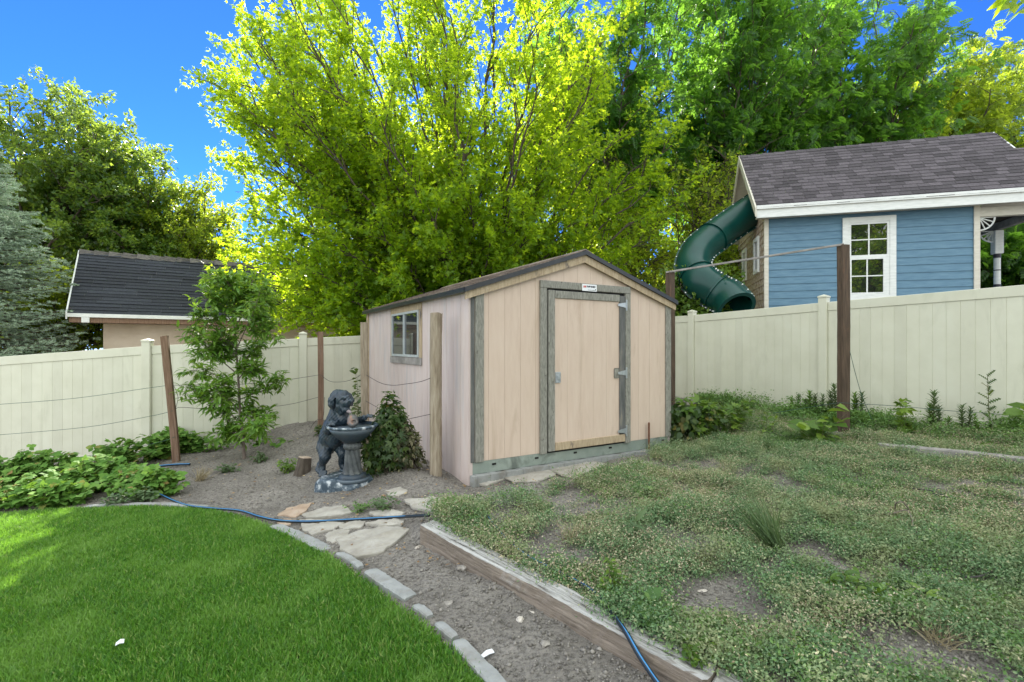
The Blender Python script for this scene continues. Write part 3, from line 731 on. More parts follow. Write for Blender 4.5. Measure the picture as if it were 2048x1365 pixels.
# side window (on the left wall, local x = -something)
win = MB(); win.bx(-.030, -.018, 1.412, 2.79, 1.905, 1.998, .003)
win.bx(-.030, -.018, 1.412, 1.505, 1.262, 1.903, .003); win.bx(-.030, -.018, 2.70, 2.79, 1.262, 1.903, .003)
win = win.build('window', M['trim_tan'], shed)
b = MB(); b.bx(-.040, -.018, 1.412, 2.79, 1.165, 1.262, .003); o = b.build('sill', M['grey_wood'], win)
b = MB()
b.bx(-.046,-.020,1.507,1.538,1.268,1.903); b.bx(-.046,-.020,2.668,2.698,1.268,1.903)
b.bx(-.046,-.020,1.539,2.667,1.872,1.903); b.bx(-.046,-.020,1.539,2.667,1.268,1.30); b.bx(-.050,-.022,2.085,2.125,1.301,1.871)
b.build('frame', M['alu'], win)
b = MB(); b.bx(-.030,-.022,1.539,2.667,1.30,1.872); b.build('pane', M['glass'], win)
# roof
def shingles(b, o, along, up, nrm, L, S, exp=.14, tab=.30, th=.007, rs=None, jit=1.0):
    """courses of tabs, o = eave start, wedge shaped so each course laps the one below"""
    rs = rs or random.Random(1)
    along, up, nrm, o = Vector(along), Vector(up), Vector(nrm), Vector(o)
    ncourse = int(S/exp+.99)
    for c in range(ncourse):
        u0 = c*exp; u1 = min(S, u0+exp*1.15)
        x = -rs.random()*tab
        while x < L:
            wd = tab*rs.uniform(.75, 1.3); a0 = max(0, x+.003); a1 = min(L, x+wd-.003); x += wd
            if a1-a0 < .01: continue
            t = th*(1+rs.random()*1.1*jit); d0 = rs.uniform(-.006,.006)*jit
            s0 = max(-.02, u0+d0)
            P = [o+along*a0+up*s0, o+along*a1+up*s0, o+along*a1+up*u1, o+along*a0+up*u1]
            T = [P[0]+nrm*(t+.004), P[1]+nrm*(t+.004), P[2]+nrm*.002, P[3]+nrm*.002]
            b.add(P+T, [(3,2,1,0),(4,5,6,7),(0,1,5,4),(1,2,6,5),(2,3,7,6),(3,0,4,7)])
run = SW/2+.07; rise = (AZ-EZ)/(SW/2)*run
sl = Vector((run, 0, rise)).normalized(); sr = Vector((-run, 0, rise)).normalized()
nl = Vector((-sl.z, 0, sl.x)); nr_ = Vector((-sr.z, 0, sr.x)); nr_ = Vector((sl.z, 0, sl.x))
ez = EZ-(AZ-EZ)/(SW/2)*.07+.012
RL = math.hypot(run, rise)
roof = MB()
roof.prism([(-.07,ez),(SW/2,ez+rise),(SW+.07,ez),(SW+.07,ez+.02),(SW/2,ez+rise+.021),(-.07,ez+.02)], -.055, SD+.05)
roof = roof.build('roof', M['drip'], shed)
b = MB(); rs = random.Random(4)
shingles(b, Vector((-.085,-.06,ez+.022)), (0,1,0), sl, nl, SD+.12, RL+.0, .14, .3, .007, rs)
shingles(b, Vector((SW+.085,-.06,ez+.022)), (0,1,0), sr, nr_, SD+.12, RL+.0, .14, .3, .007, rs)
for k in range(16):
    y0 = -.06+k*.27
    b.prism([(SW/2-.13,ez+rise-.005),(SW/2,ez+rise+.046),(SW/2+.13,ez+rise-.005),(SW/2+.13,ez+rise+.008),(SW/2,ez+rise+.060),(SW/2-.13,ez+rise+.008)], y0, y0+.275)
b.build('shingles', M['brown_shingle'], roof)
b = MB()
def strip(x0, z0, x1, z1, hgt, y0, y1, b=b):
    b.prism([(x0,z0),(x1,z1),(x1,z1+hgt),(x0,z0+hgt)] if x1 > x0 else [(x1,z1),(x0,z0),(x0,z0+hgt),(x1,z1+hgt)], y0, y1)
strip(-.09, ez-.03, SW/2, ez+rise-.012, .052, -.075, -.0555); strip(SW/2+.0005, ez+rise-.012, SW+.09, ez-.03, .052, -.075, -.0555)
b.bx(-.098, -.0705, -.055, SD+.05, ez-.028, ez+.020); b.bx(SW+.0705, SW+.098, -.055, SD+.05, ez-.028, ez+.020)
b.build('drip_edge', M['drip'], roof)
for sgn in (0, 1):
    b = MB()
    if sgn == 0: strip(-.075, ez-.105, SW/2-.001, ez+rise-.105, .092, -.048, -.0235, b)
    else: strip(SW/2+.001, ez+rise-.105, SW+.075, ez-.105, .092, -.048, -.0235, b)
    b.build('barge_board', M['trim_tan'], roof)
# rusty stake by the shed door
c = gp(1298, 905); b = MB(); b.box((0,0,.18), (.026,.012,.44), None, .002); b.box((.009,.012,.18), (.008,.02,.44), None, .002)
o = b.build('rusty_stake', M['rust'], loc=c); o.rotation_euler = (R(3), R(-2), .3); tag(o, 'rusty angle-iron stake stuck in the ground before the shed', 'stake')
# ================================================================== FENCES
def fence(name, label, stations, posts, bottom, h=1.86, group='cream vinyl fences'):
    """stations: list of (x, y, ztop) ; posts flagged ; panel between consecutive stations"""
    o0 = Vector((stations[0][0], stations[0][1], 0))
    root = thing(name, label, 'fence', o0, 0, group)
    for i, (x, y, zt) in enumerate(stations):
        if posts[i]:
            zt2 = posts[i]; zb = zt2-h-.35
            b = MB(); b.bx(-.064,.064,-.064,.064,zb,zt2,.006)
            a = stations[min(i+1,len(stations)-1)]; c = stations[max(i-1,0)]
            ang = math.atan2(a[1]-c[1], a[0]-c[0]); Rm = Matrix.Rotation(ang, 3, 'Z')
            b.v = [tuple(Rm @ Vector(v)+Vector((x,y,0))-o0) for v in b.v]
            p = b.build('post', M['vinyl'], root)
            b = MB(); b.bx(-.071,.071,-.071,.071,zt2,zt2+.028,.004); b.add([(-.071,-.071,zt2+.028),(.071,-.071,zt2+.028),(.071,.071,zt2+.028),(-.071,.071,zt2+.028),(0,0,zt2+.058)],[(0,1,4),(1,2,4),(2,3,4),(3,0,4)])
            b.v = [tuple(Rm @ Vector(v)+Vector((x,y,0))-o0) for v in b.v]
            b.build('cap', M['vinyl'], p)
    for i in range(len(stations)-1):
        x0, y0, z0 = stations[i]; x1, y1, z1 = stations[i+1]
        if len(stations[i]) and isinstance(z0, tuple): pass
        L = math.hypot(x1-x0, y1-y0); ang = math.atan2(y1-y0, x1-x0)
        k0 = .066 if posts[i] else 0; k1 = L-(.066 if posts[i+1] else 0)
        sl_ = (z1-z0)/L
        def place(b):
            c, s_ = math.cos(ang), math.sin(ang)
            b.v = [(x0+v[0]*c-v[1]*s_-o0.x, y0+v[0]*s_+v[1]*c-o0.y, z0+v[2]+sl_*v[0]) for v in b.v]; return b
        b = MB(); n_ = max(1, round((k1-k0)/.152)); st = (k1-k0)/n_
        for j in range(n_):
            xa = k0+j*st; 
            b.add([(xa+.003,-.011,-h+.1),(xa+st-.003,-.011,-h+.1),(xa+st-.003,-.011,-.13),(xa+.003,-.011,-.13),
                   (xa,-.007,-h+.1),(xa+st,-.007,-h+.1),(xa+st,-.007,-.13),(xa,-.007,-.13),
                   (xa,.011,-h+.1),(xa+st,.011,-h+.1),(xa+st,.011,-.13),(xa,.011,-.13)],
                  [(0,1,2,3),(0,3,7,4),(1,5,6,2),(9,8,11,10),(4,7,11,8),(5,9,10,6)])
        pn = place(b).build('panel', M['vinyl'], root)
        b = MB(); b.box(((k0+k1)/2,0,-.068), (k1-k0,.046,.14), None, .005); place(b).build('rail', M['vinyl'], pn)
        b = MB(); b.box(((k0+k1)/2,0,-h+.07), (k1-k0,.046,.14), None, .005); place(b).build('rail', M['vinyl'], pn)
    return root
def fpt(t): return tuple(FR0+FRD*t)
def lpt(px, d): return ((px-CX)/F*d, d)
P1 = lpt(295, 8.08); P2 = lpt(606, 8.73); P0 = (P1[0]-2.47, P1[1]-.18)
PA = (P0[0]-2.4, P0[1]-.2)
PC = (2.2, 12.3)
d3 = np.array((.8616,.5075)); P3 = tuple(np.array(P2)+d3*2.44); P4 = tuple(np.array(P2)+d3*4.88)
fence('vinyl_fence', 'cream vinyl privacy fence stepping down to the left behind the young tree', [(*PA,1.02),(*P0,1.225),(*P1,1.415),(*P2,1.552),(*P3,1.69),(*P4,1.8),(*PC,1.98)], [1.08,1.30,1.485,1.62,1.75,1.87,2.1], 0)
fence('vinyl_fence', 'cream vinyl privacy fence on the right below the blue playhouse', [(PC[0]+.12,PC[1]-.15,2.03),(*fpt(.05),2.045),(*fpt(2.55),2.128),(*fpt(5.05),2.185),(*fpt(7.55),2.22)], [0,2.105,2.205,2.265,2.3], 0)
# ================================================================== WOODEN POSTS
def post(px, ytop, ybot, d, w, m_, label, lean=(0,0), rounded=False, seed=0, notch=False, dp=None):
    rs = random.Random(seed)
    pb = at(px, ybot, d); ht = (ybot-ytop)/F*d
    b = MB(); n = 26; dp = dp or w
    prof = []
    K = 12 if rounded else 8
    for k in range(K):
        a = 2*math.pi*(k+.5)/K
        if rounded: prof.append((math.cos(a)*w/2*1.02, math.sin(a)*dp/2*1.02))
        else:
            q_ = [(1,.86),(.86,1),(-.86,1),(-1,.86),(-1,-.86),(-.86,-1),(.86,-1),(1,-.86)][k]; prof.append((q_[0]*w/2, q_[1]*dp/2))
    ph = rs.uniform(0,6)
    vs = []; fs = []
    for i in range(n+1):
        z = -.3+(ht+.3)*i/n
        for k, (x, y) in enumerate(prof):
            kk = 1+rs.uniform(-.012,.012)*(2.0 if rounded else 1)
            vs.append((x*kk+.006*math.sin(2.2*z+ph), y*kk+.005*math.sin(1.7*z+ph), z+(rs.uniform(-.008,.008) if i == n else 0)))
    for i in range(n):
        for k in range(K): fs.append((i*K+k, i*K+(k+1)%K, (i+1)*K+(k+1)%K, (i+1)*K+k))
    fs += [tuple(range(K))[::-1], tuple(range(n*K,(n+1)*K))]
    b.add(vs, fs)
    o = b.build('wooden_post', m_, loc=pb, smooth=False); o.rotation_euler = (lean[1], lean[0], rs.uniform(.2,.5) if not rounded else 0)
    tag(o, label, 'post', 'wooden posts around the garden'); return o
post(352, 672, 923, 7.3, .092, M['post_red'], 'reddish weathered post leaning left beside the young tree', (R(-4.2),0), seed=1)
post(641, 664, 885, 8.2, .090, M['post_red'], 'reddish post standing against the left fence behind the dog fountain', seed=2)
post(729, 645, 908, 6.95, .098, M['post_new'], 'tan post close to the far end of the shed side wall', seed=3)
post(870, 627, 967, 5.4, .132, M['post_new'], 'thick rough tan post with knots before the shed side wall', (R(.6),0), True, seed=4)
post(1687, 490, 872, 6.7, .128, M['post_dark'], 'tall dark treated post in front of the right fence', seed=5, dp=.10)
post(1341, 545, 885, 7.55, .105, M['post_dark'], 'dark grey post rising behind the right eave of the shed', seed=6)
a_, b_ = at(1332, 547, 7.52), at(1688, 491, 6.66)
b = MB(); v = b_-a_; L = v.length
b.bx(0, L, -.014, .014, -.0, .028, .003)
o = b.build('cross_bar', M['grey_wood'], loc=a_); o.rotation_euler = (0, -math.asin(v.z/L), math.atan2(v.y, v.x)); tag(o, 'thin grey wooden bar nailed across the tops of two posts', 'bar')
# ================================================================== WIRES
def wire(pts, label, m_='wire', r=.0035, group='wires strung between the posts'):
    P = smooth_path(pts, 6); b = MB(); o0 = P[0].copy(); b.tube([p-o0 for p in P], r, 5)
    tag(b.build('wire', M[m_], loc=o0, smooth=True), label, 'wire', group)
wire([at(-60,812,7.5),at(0,809,7.45),at(150,797,7.35),at(300,776,7.28),at(338,771,7.24)], 'topmost green wire running left from the leaning post')
wire([at(-60,874,7.5),at(0,870,7.45),at(170,855,7.35),at(300,833,7.28),at(345,822,7.24)], 'middle green wire running left from the leaning post')
wire([at(-60,936,7.5),at(60,928,7.45),at(200,908,7.4),at(310,887,7.3),at(350,874,7.24)], 'lowest green wire partly hidden by the berry leaves')
wire([at(346,771,7.24),at(400,770,7.4),at(480,769,7.7),at(560,762,7.95),at(640,750,8.13)], 'upper dark wire behind the young tree', 'wire_dark')
wire([at(348,772,7.23),at(356,795,7.24),at(352,818,7.23),at(362,815,7.25),at(430,818,7.5),at(560,812,7.9),at(636,795,8.13)], 'kinked lower dark wire behind the young tree', 'wire_dark')
wire([at(641,750,8.12),at(660,763,7.8),at(685,764,7.5),at(708,758,7.2),at(724,748,6.9)], 'short sagging dark wire left of the shed', 'wire_dark')
wire([at(732,750,6.89),at(760,766,6.4),at(785,771,6.1),at(815,768,5.8),at(840,764,5.6),at(860,757,5.36)], 'sagging dark wire crossing below the shed window', 'wire_dark')
wire([at(731,802,6.89),at(745,810,6.6),at(765,822,6.3),at(785,846,6.0),at(815,839,5.7),at(860,829,5.35)], 'dark wire vanishing into the vine bush by the shed', 'wire_dark')
wire([at(649,795,8.12),at(646,836,8.12),at(632,842,8.15),at(610,870,8.3),at(585,886,8.35),at(540,889,8.1)], 'loose dark wire drooping to the ground by the fence post', 'wire_dark')
wire([at(1545,827,7.2),at(1600,818,7.0),at(1670,807,6.62),at(1700,807,6.6),at(1800,813,6.4),at(1900,822,6.25),at(2048,832,6.0),at(2110,836,5.9)], 'green wire stretched past the dark post along the right fence')
wire([at(1700,703,6.62),at(1702,712,6.6),at(1712,752,6.6),at(1725,795,6.6),at(1745,842,6.6)], 'green wire end hanging from the dark post')
# ================================================================== DOG FOUNTAIN
import openvdb
def sdf_mesh(name, caps, balls, vox=.007, k=.022, pad=.05, cut=None, post=None):
    """caps: polyline chains of (p, r); smooth union"""
    segs = []
    for ch in caps:
        for (a, ra), (b, rb) in zip(ch[:-1], ch[1:]): segs.append((np.array(a, float), ra, np.array(b, float), rb))
    pts = np.array([s[0]-s[1] for s in segs]+[s[0]+s[1] for s in segs]+[s[2]-s[3] for s in segs]+[s[2]+s[3] for s in segs])
    if balls: pts = np.concatenate([pts, [np.array(c)-np.array(r) for c, r in balls], [np.array(c)+np.array(r) for c, r in balls]])
    lo = pts.min(0)-pad; hi = pts.max(0)+pad
    n = np.ceil((hi-lo)/vox).astype(int)
    g = np.meshgrid(*[lo[i]+vox*np.arange(n[i]) for i in range(3)], indexing='ij')
    Pg = np.stack(g, -1).astype(np.float32)
    D = np.full(Pg.shape[:3], 1.0, np.float32)
    def smin(a, b):
        h = np.clip(.5+.5*(b-a)/k, 0, 1); return b*(1-h)+a*h-k*h*(1-h)
    for a, ra, b, rb in segs:
        ab = b-a; t = np.clip(((Pg-a)@ab)/max(ab@ab, 1e-9), 0, 1)
        d = np.linalg.norm(Pg-(a+t[..., None]*ab), axis=-1)-(ra+(rb-ra)*t)
        D = smin(D, d)
    for c, r in balls:
        r = np.array(r, float); q_ = (Pg-np.array(c))/r
        d = (np.linalg.norm(q_, axis=-1)-1)*r.min()
        D = smin(D, d)
    if post is not None: D = post(Pg, D)
    grid = openvdb.FloatGrid(background=1.0); grid.copyFromArray(D)
    P_, T_, Q_ = grid.convertToPolygons(isovalue=0.0, adaptivity=0.0)
    V = lo+np.asarray(P_)*vox
    fl = []
    if len(T_): fl.append(np.asarray(T_).astype(int)[:, ::-1])
    if len(Q_): fl.append(np.asarray(Q_).astype(int)[:, ::-1])
    me = mesh_np(name, V, fl, True)
    bm = bmesh.new(); bm.from_mesh(me)
    bmesh.ops.smooth_vert(bm, verts=bm.verts, factor=.5, use_axis_x=True, use_axis_y=True, use_axis_z=True)
    bmesh.ops.recalc_face_normals(bm, faces=bm.faces); bm.to_mesh(me); bm.free()
    return me
ST = Vector(((705-CX)/F*5.3, 5.3, 0))
statue = thing('dog_fountain', 'dark resin garden fountain of a big dog resting its paws on a bowl', 'fountain statue', ST)
def z8(zx, zy, y):
    q_ = at(600+zx/5.69, 760+zy/5.69, 5.3+y)-ST; return (q_.x, y, q_.z)
def ch(*L): return [(z8(a, b, y), r) for a, b, y, r in L]
caps = [
 ch((300,760,.28,.105),(345,640,.26,.120),(405,520,.23,.128),(440,420,.20,.112),(455,320,.18,.100)),
 ch((385,700,.22,.085),(440,560,.17,.085),(480,450,.13,.070)),
 ch((430,460,.17,.075),(470,400,.13,.060)),
 ch((405,490,.15,.062),(318,572,.10,.050),(345,510,.035,.036),(362,490,-.005,.031)),
 ch((500,490,.22,.058),(620,485,.29,.046),(700,450,.25,.036),(735,432,.20,.032)),
 ch((285,775,.24,.088),(285,870,.17,.062),(252,965,.23,.038),(256,1050,.20,.034),(262,1082,.165,.036)),
 ch((455,745,.30,.082),(492,835,.22,.060),(478,950,.28,.037),(498,1030,.25,.034),(508,1062,.21,.036)),
 ch((290,860,.37,.035),(225,960,.36,.030),(205,1020,.33,.028),(235,1075,.28,.022)),
]
# toes
for i in range(4):
    caps.append([((z8(262,1092,.14)[0]-.03+.02*i, .125-.006*(i in (1,2)), z8(0,1092,.13)[2]), .016), ((z8(262,1092,.14)[0]-.03+.02*i, .150, z8(0,1085,0)[2]), .016)])
    caps.append([((z8(508,1070,.2)[0]-.03+.02*i, .165-.006*(i in (1,2)), z8(0,1075,0)[2]), .015), ((z8(508,1070,.2)[0]-.03+.02*i, .19, z8(0,1068,0)[2]), .015)])
    caps.append([((z8(338,505,0)[0]+.020*i, -.030-.004*(i in (1,2)), z8(0,506,0)[2]), .0135), ((z8(340,490,0)[0]+.019*i, 0, z8(0,488,0)[2]), .015)])
    caps.append([((z8(712,440,0)[0]+.016*i, .165, z8(0,446,0)[2]), .012), ((z8(714,440,0)[0]+.016*i, .19, z8(0,434,0)[2]), .014)])
head = [
 ch((440,232,.17,.104),(475,225,.12,.094)), ch((430,190,.16,.080),(500,185,.11,.066)),
 ch((490,275,.10,.066),(540,262,.050,.050),(558,252,.030,.040)),
 ch((500,300,.075,.058),(520,335,.050,.040)),
 ch((455,310,.10,.066),(470,368,.085,.034)),
 ch((515,345,.075,.034),(556,352,.045,.022)),
 ch((392,185,.095,.034),(357,235,.070,.036),(352,285,.065,.030),(366,328,.070,.016)),
 ch((555,180,.18,.032),(590,235,.175,.026),(590,285,.165,.016)),
 ch((480,205,.045,.022),(520,205,.035,.020),(545,192,.05,.018)),
]
def folds(P_, D):
    # coat locks and face wrinkles
    x, y, z = P_[...,0], P_[...,1], P_[...,2]
    wv = np.sin(z*70+x*90+8*np.sin(y*22))*.5+np.sin(z*38-x*160+5*np.sin(z*30))*.5
    # grooves: mouth line, under the ear, eye sockets
    for a_, b_, r_ in ((z8(500,318,.0),z8(585,318,-.02),.009),(z8(402,215,.05),z8(395,320,.06),.012),(z8(496,228,.015),z8(512,226,.008),.011),(z8(548,218,.012),z8(560,218,.02),.009)):
        a_, b_ = np.array(a_), np.array(b_); ab = b_-a_; t = np.clip(((P_-a_)@ab)/(ab@ab), 0, 1)
        q_ = P_-(a_+t[...,None]*ab); q_ = q_*np.array((1,.35,1)); D = np.maximum(D, -(np.linalg.norm(q_, axis=-1)-r_))
    return D+.0040*wv
link('dog_body', sdf_mesh('dog_body', caps+head, [(z8(574,240,-.004), (.021,.018,.016))], .0058, .013, post=folds), M['bronze'], statue)
dog = statue.children[0]
b = MB()
for (zx, zy, y) in ((503,227,.040),(553,217,.040)):
    bmb = bmesh.new(); bmesh.ops.create_icosphere(bmb, subdivisions=2, radius=.0105)
    c_ = Vector(z8(zx, zy, y)); b.add([v.co+c_ for v in bmb.verts], [[v.index for v in f.verts] for f in bmb.faces]); bmb.free()
b.build('eyes', M['ink'], dog, True)
link('tongue', sdf_mesh('tongue', [ch((530,356,.045,.016),(560,362,.020,.018),(575,372,.008,.013))], [], .004, .01), M['tongue'], dog)
# bowl, column, base
b = MB(); b.lathe([(.03,.372),(.09,.382),(.155,.425),(.215,.487),(.252,.540)], n=56); b.build('bowl', M['bronze'], statue, True)
bowl = statue.children[-1] if statue.children[-1].name.startswith('bowl') else [c for c in statue.children if c.name.startswith('bowl')][0]
b = MB(); b.lathe([(.252,.538),(.266,.548),(.270,.560),(.262,.570),(.250,.571)], n=72, mod=lambda a, z: 1+.008*math.sin(28*a)+.006*math.sin(9*a)); b.f = b.f[:-2]; b.build('rim', M['bronze_worn'], bowl, True)
b = MB(); b.lathe([(.250,.571),(.236,.556),(.19,.505),(.10,.468),(.02,.462)], n=56); b.f = b.f[:-2]+[b.f[-1]]; b.build('basin', M['bronze'], bowl, True)
b = MB(); b.lathe([(.060,.378),(.078,.374),(.092,.350),(.092,.325),(.078,.306),(.072,.300)], n=96, mod=lambda a, z: 1+.06*abs(math.sin(7*a))); b.build('capital', M['statue_stone'], statue, True)
prof = [(.070+.026*(1-i/24)**1.4+(.006 if i < 2 else 0), .04+.262*i/24) for i in range(25)]
b = MB(); b.lathe(prof, n=120, mod=lambda a, z: 1+.11*(abs(math.sin(4*a+z*13))**.7-.6)*2.2); b.build('column', M['statue_stone'], statue, True)
b = MB(); b.lathe([(.185,-.03),(.185,.0),(.175,.008),(.150,.010),(.146,.024),(.125,.040),(.10,.046)], n=48); b.build('plinth', M['bronze'], statue, True)
# rock plate
def plate_me():
    bm = bmesh.new(); K = 64; rings = []
    def rr(a):
        x, y = math.cos(a), math.sin(a)
        rx = .375 if x < 0 else .235
        return Vector((x*rx-.03, (y*.215 if y < 0 else y*.34)+.02, 0))*(1+.04*math.sin(5*a+1)+.03*math.sin(9*a))
    for s_, z in ((1.03,-.19),(1.0,-.075),(.97,-.045),(.90,-.020),(.70,-.010),(.35,-.006)):
        rings.append([bm.verts.new(rr(2*math.pi*i/K)*s_+Vector((0,0,z+.010*math.sin(3*i*2*math.pi/K+2)+(.012 if math.cos(2*math.pi*i/K) < -.3 else 0)))) for i in range(K)])
    for a, c_ in zip(rings[:-1], rings[1:]):
        for i in range(K): bm.faces.new((a[i], a[(i+1)%K], c_[(i+1)%K], c_[i]))
    bm.faces.new(rings[-1]); 
    me = bpy.data.meshes.new('plate'); bm.to_mesh(me); bm.free()
    me.polygons.foreach_set('use_smooth', np.ones(len(me.polygons), bool)); return me
link('base_plate', plate_me(), M['bronze_worn'], statue)
eg = sdf_mesh('fish_ornament', [ch((600,480,-.03,.058),(600,455,-.02,.056),(592,440,-.01,.045)), ch((570,500,-.07,.022),(600,512,-.085,.024),(640,490,-.06,.022))], [], .005, .012, post=lambda P_, D: np.maximum(D, -(np.linalg.norm((P_-np.array(z8(606,480,-.105)))/np.array((.030,.05,.020)), axis=-1)-1)*.02))
link('fish_ornament', eg, M['egg'], statue)
# ================================================================== BLUE PLAYHOUSE
PA_ = -math.atan2(.262, .965)
PH = Vector((5.71, 11.0, 0))
ph = thing('playhouse', 'raised blue playhouse with white window and brown shingle roof beyond the fence', 'playhouse', PH, PA_)
PW, PD, PZ0, PZ1 = 3.97, 3.2, .4, 4.30
b = MB()
def laps(b, x0, x1, z0, z1, exp, skip=None):
    z = z0
    while z < z1:
        e = min(z+exp, z1)
        segs = [(x0, x1)]
        if skip and e > skip[2]+.0 and z < skip[3]: segs = [(x0, skip[0]), (skip[1], x1)]
        for a, c in segs:
            b.add([(a,-.020,z),(c,-.020,z),(c,-.006,e),(a,-.006,e),(a,0,z),(c,0,z),(c,0,e),(a,0,e)],
                  [(0,1,2,3),(0,4,5,1),(3,2,6,7),(0,3,7,4),(1,5,6,2)])
        z = e
laps(b, .06, PW-.06, PZ0, PZ1, .160)
b.bx(.02, PW-.02, -.001, .08, PZ0, PZ1)
b.build('front_wall', M['blue_wall'], ph)
b = MB(); laps(b, 0, PD, PZ0, PZ1, .160); b.bx(0, PD, -.001, .08, PZ0, PZ1)
b.prism([(0,PZ1),(PD,PZ1),(PD/2,PZ1+1.55)], -.006, .06)
b.v = [(v[1], PD-v[0], v[2]) for v in b.v]
o = b.build('end_wall', M['bare_clap'], ph); o['label'] = 'end wall of peeling bare boards'
b = MB(); b.bx(PW-.08, PW-.005, .081, PD, PZ0, PZ1); b.prism([(0,PZ1),(PD,PZ1),(PD/2,PZ1+1.55)], 0, .05)
b.v = b.v[:8]+[(PW-.05+v[1], v[0], v[2]) for v in b.v[8:]]
b.build('end_wall', M['blue_wall'], ph)
b = MB(); b.bx(.09, PW-.09, PD-.06, PD-.002, PZ0, PZ1); b.build('back_wall', M['blue_wall'], ph)
for x0, x1, m_ in ((-.025,.065,'cream_paint'),(PW-.105,PW-.0,'cream_paint')):
    b = MB(); b.bx(x0, x1, -.045, -.0205 if x0 > 0 else .01, PZ0, PZ1-.03, .004); b.build('corner_board', M[m_], ph)
# window (double hung, 2x2 lights each)
wx0, wx1, wz0, wz1 = 1.515, 2.505, 2.40, 4.185
b = MB(); b.bx(wx0, wx0+.115, -.062, -.0215, wz0, wz1, .004); b.bx(wx1-.115, wx1, -.062, -.0215, wz0, wz1, .004)
b.bx(wx0+.1152, wx1-.1152, -.061, -.0215, wz1-.115, wz1, .004); b.bx(wx0+.1152, wx1-.1152, -.061, -.0215, wz0, wz0+.11, .004)
hw = b.build('window', M['white_paint'], ph)
ix0, ix1 = wx0+.116, wx1-.116; zm = 3.30; zt = wz1-.116; zb = wz0+.111
def sash(x0, x1, z0, z1, y, r=.045):
    b = MB(); b.bx(x0, x0+r, y, -.0215, z0, z1); b.bx(x1-r, x1, y, -.0215, z0, z1); b.bx(x0+r, x1-r, y, -.0215, z1-r, z1); b.bx(x0+r, x1-r, y, -.0215, z0, z0+r)
    xm = (x0+x1)/2; zm_ = (z0+z1)/2
    b.bx(xm-.013, xm+.013, y+.010, -.0215, z0+r, z1-r); b.bx(x0+r, xm-.0131, y+.010, -.0215, zm_-.012, zm_+.012); b.bx(xm+.0131, x1-r, y+.010, -.0215, zm_-.012, zm_+.012)
    s_ = b.build('sash', M['white_paint'], hw)
    g = MB(); g.bx(x0+r, x1-r, y+.018, -.0218, z0+r, z1-r); g.build('pane', M['house_glass'], hw)
j_ = MB(); j_.bx(ix1-.069, ix1, -.045, -.0215, zb, zm+.019); j_.build('jamb', M['white_paint'], hw)
sash(ix0, ix1, zm+.02, zt, -.050); sash(ix0+.0, ix1-.07, zb, zm+.019, -.058, .05)
# fascia + gutter
b = MB(); b.bx(-.24, 7.1, -.325, -.295, 4.235, 4.445, .004); b.build('fascia', M['white_paint'], ph)
b = MB(); b.bx(-.25, 7.1, -.365, -.326, 4.415, 4.50, .006); b.build('gutter', M['white_paint'], ph)
b = MB(); b.bx(-.2, PW, -.294, -.022, 4.27, 4.295); b.build('soffit', M['cream_paint'], ph)
# roof
HW_ = PD/2+.3; RZ = 4.46; RR = 6.30; sl2 = Vector((0, HW_, RR-RZ)).normalized(); nl2 = Vector((0, -sl2.z, sl2.y)); RL2 = math.hypot(HW_, RR-RZ)
rb = MB()
def slabyz(b, x0, x1, ya, za, yb, zb_, th):
    P_ = [(x0,ya,za),(x1,ya,za),(x1,yb,zb_),(x0,yb,zb_)]
    b.add(P_+[(p[0],p[1],p[2]-th) for p in P_], [(0,1,2,3),(7,6,5,4),(0,4,5,1),(1,5,6,2),(2,6,7,3),(3,7,4,0)])
slabyz(rb, -.24, 5.10, -.33, RZ+.0, PD/2, RR, .05)
rb.add([(-.24,PD/2,RR),(5.1,PD/2,RR),(5.1,PD+.33,RZ),(-.24,PD+.33,RZ),(-.24,PD/2,RR-.05),(5.1,PD/2,RR-.05),(5.1,PD+.33,RZ-.05),(-.24,PD+.33,RZ-.05)], [(0,1,2,3),(7,6,5,4),(2,6,7,3),(1,5,6,2),(3,7,4,0)])
fr = .68; yk = -.33+(PD/2+.33)*fr; zk = RZ+(RR-RZ)*fr
slabyz(rb, 5.101, 7.1, -.33, RZ, yk, zk, .05)
rb.add([(5.101,yk,zk),(7.1,yk,zk),(7.1,2*yk+.33,RZ),(5.101,2*yk+.33,RZ)], [(0,1,2,3)])
rf = rb.build('roof', M['cream_paint'], ph)
b = MB(); rs = random.Random(9)
shingles(b, (-.25,-.36,RZ-.02), (1,0,0), sl2, nl2, 5.37, RL2+.03, .142, .26, .006, rs, .7)
shingles(b, (5.12,-.36,RZ-.02), (1,0,0), sl2, nl2, 2.0, RL2*fr, .142, .26, .006, rs, .7)
b.build('shingles', M['house_shingle'], rf)
b = MB()
for k in range(20):
    x0 = -.26+k*.268; b.add([(x0,PD/2-.15,RR-.10),(x0+.275,PD/2-.15,RR-.112),(x0+.275,PD/2,RR+.03),(x0,PD/2,RR+.045),(x0,PD/2+.15,RR-.10),(x0+.275,PD/2+.15,RR-.112)], [(0,1,2,3),(3,2,5,4),(0,3,4)])
b.build('ridge_caps', M['house_shingle'], rf)
b = MB(); slabyz(b, -.275, -.241, -.36, RZ+.0, PD/2, RR+.03, .20); slabyz(b, -.275, -.241, PD+.36, RZ+.0, PD/2, RR+.03, .20)
b.build('barge_board', M['cream_paint'], rf)
b = MB(); slabyz(b, 5.101, 5.13, yk-.05, zk+.0, PD/2, RR+.03, .16); b.build('barge_board', M['white_paint'], rf)
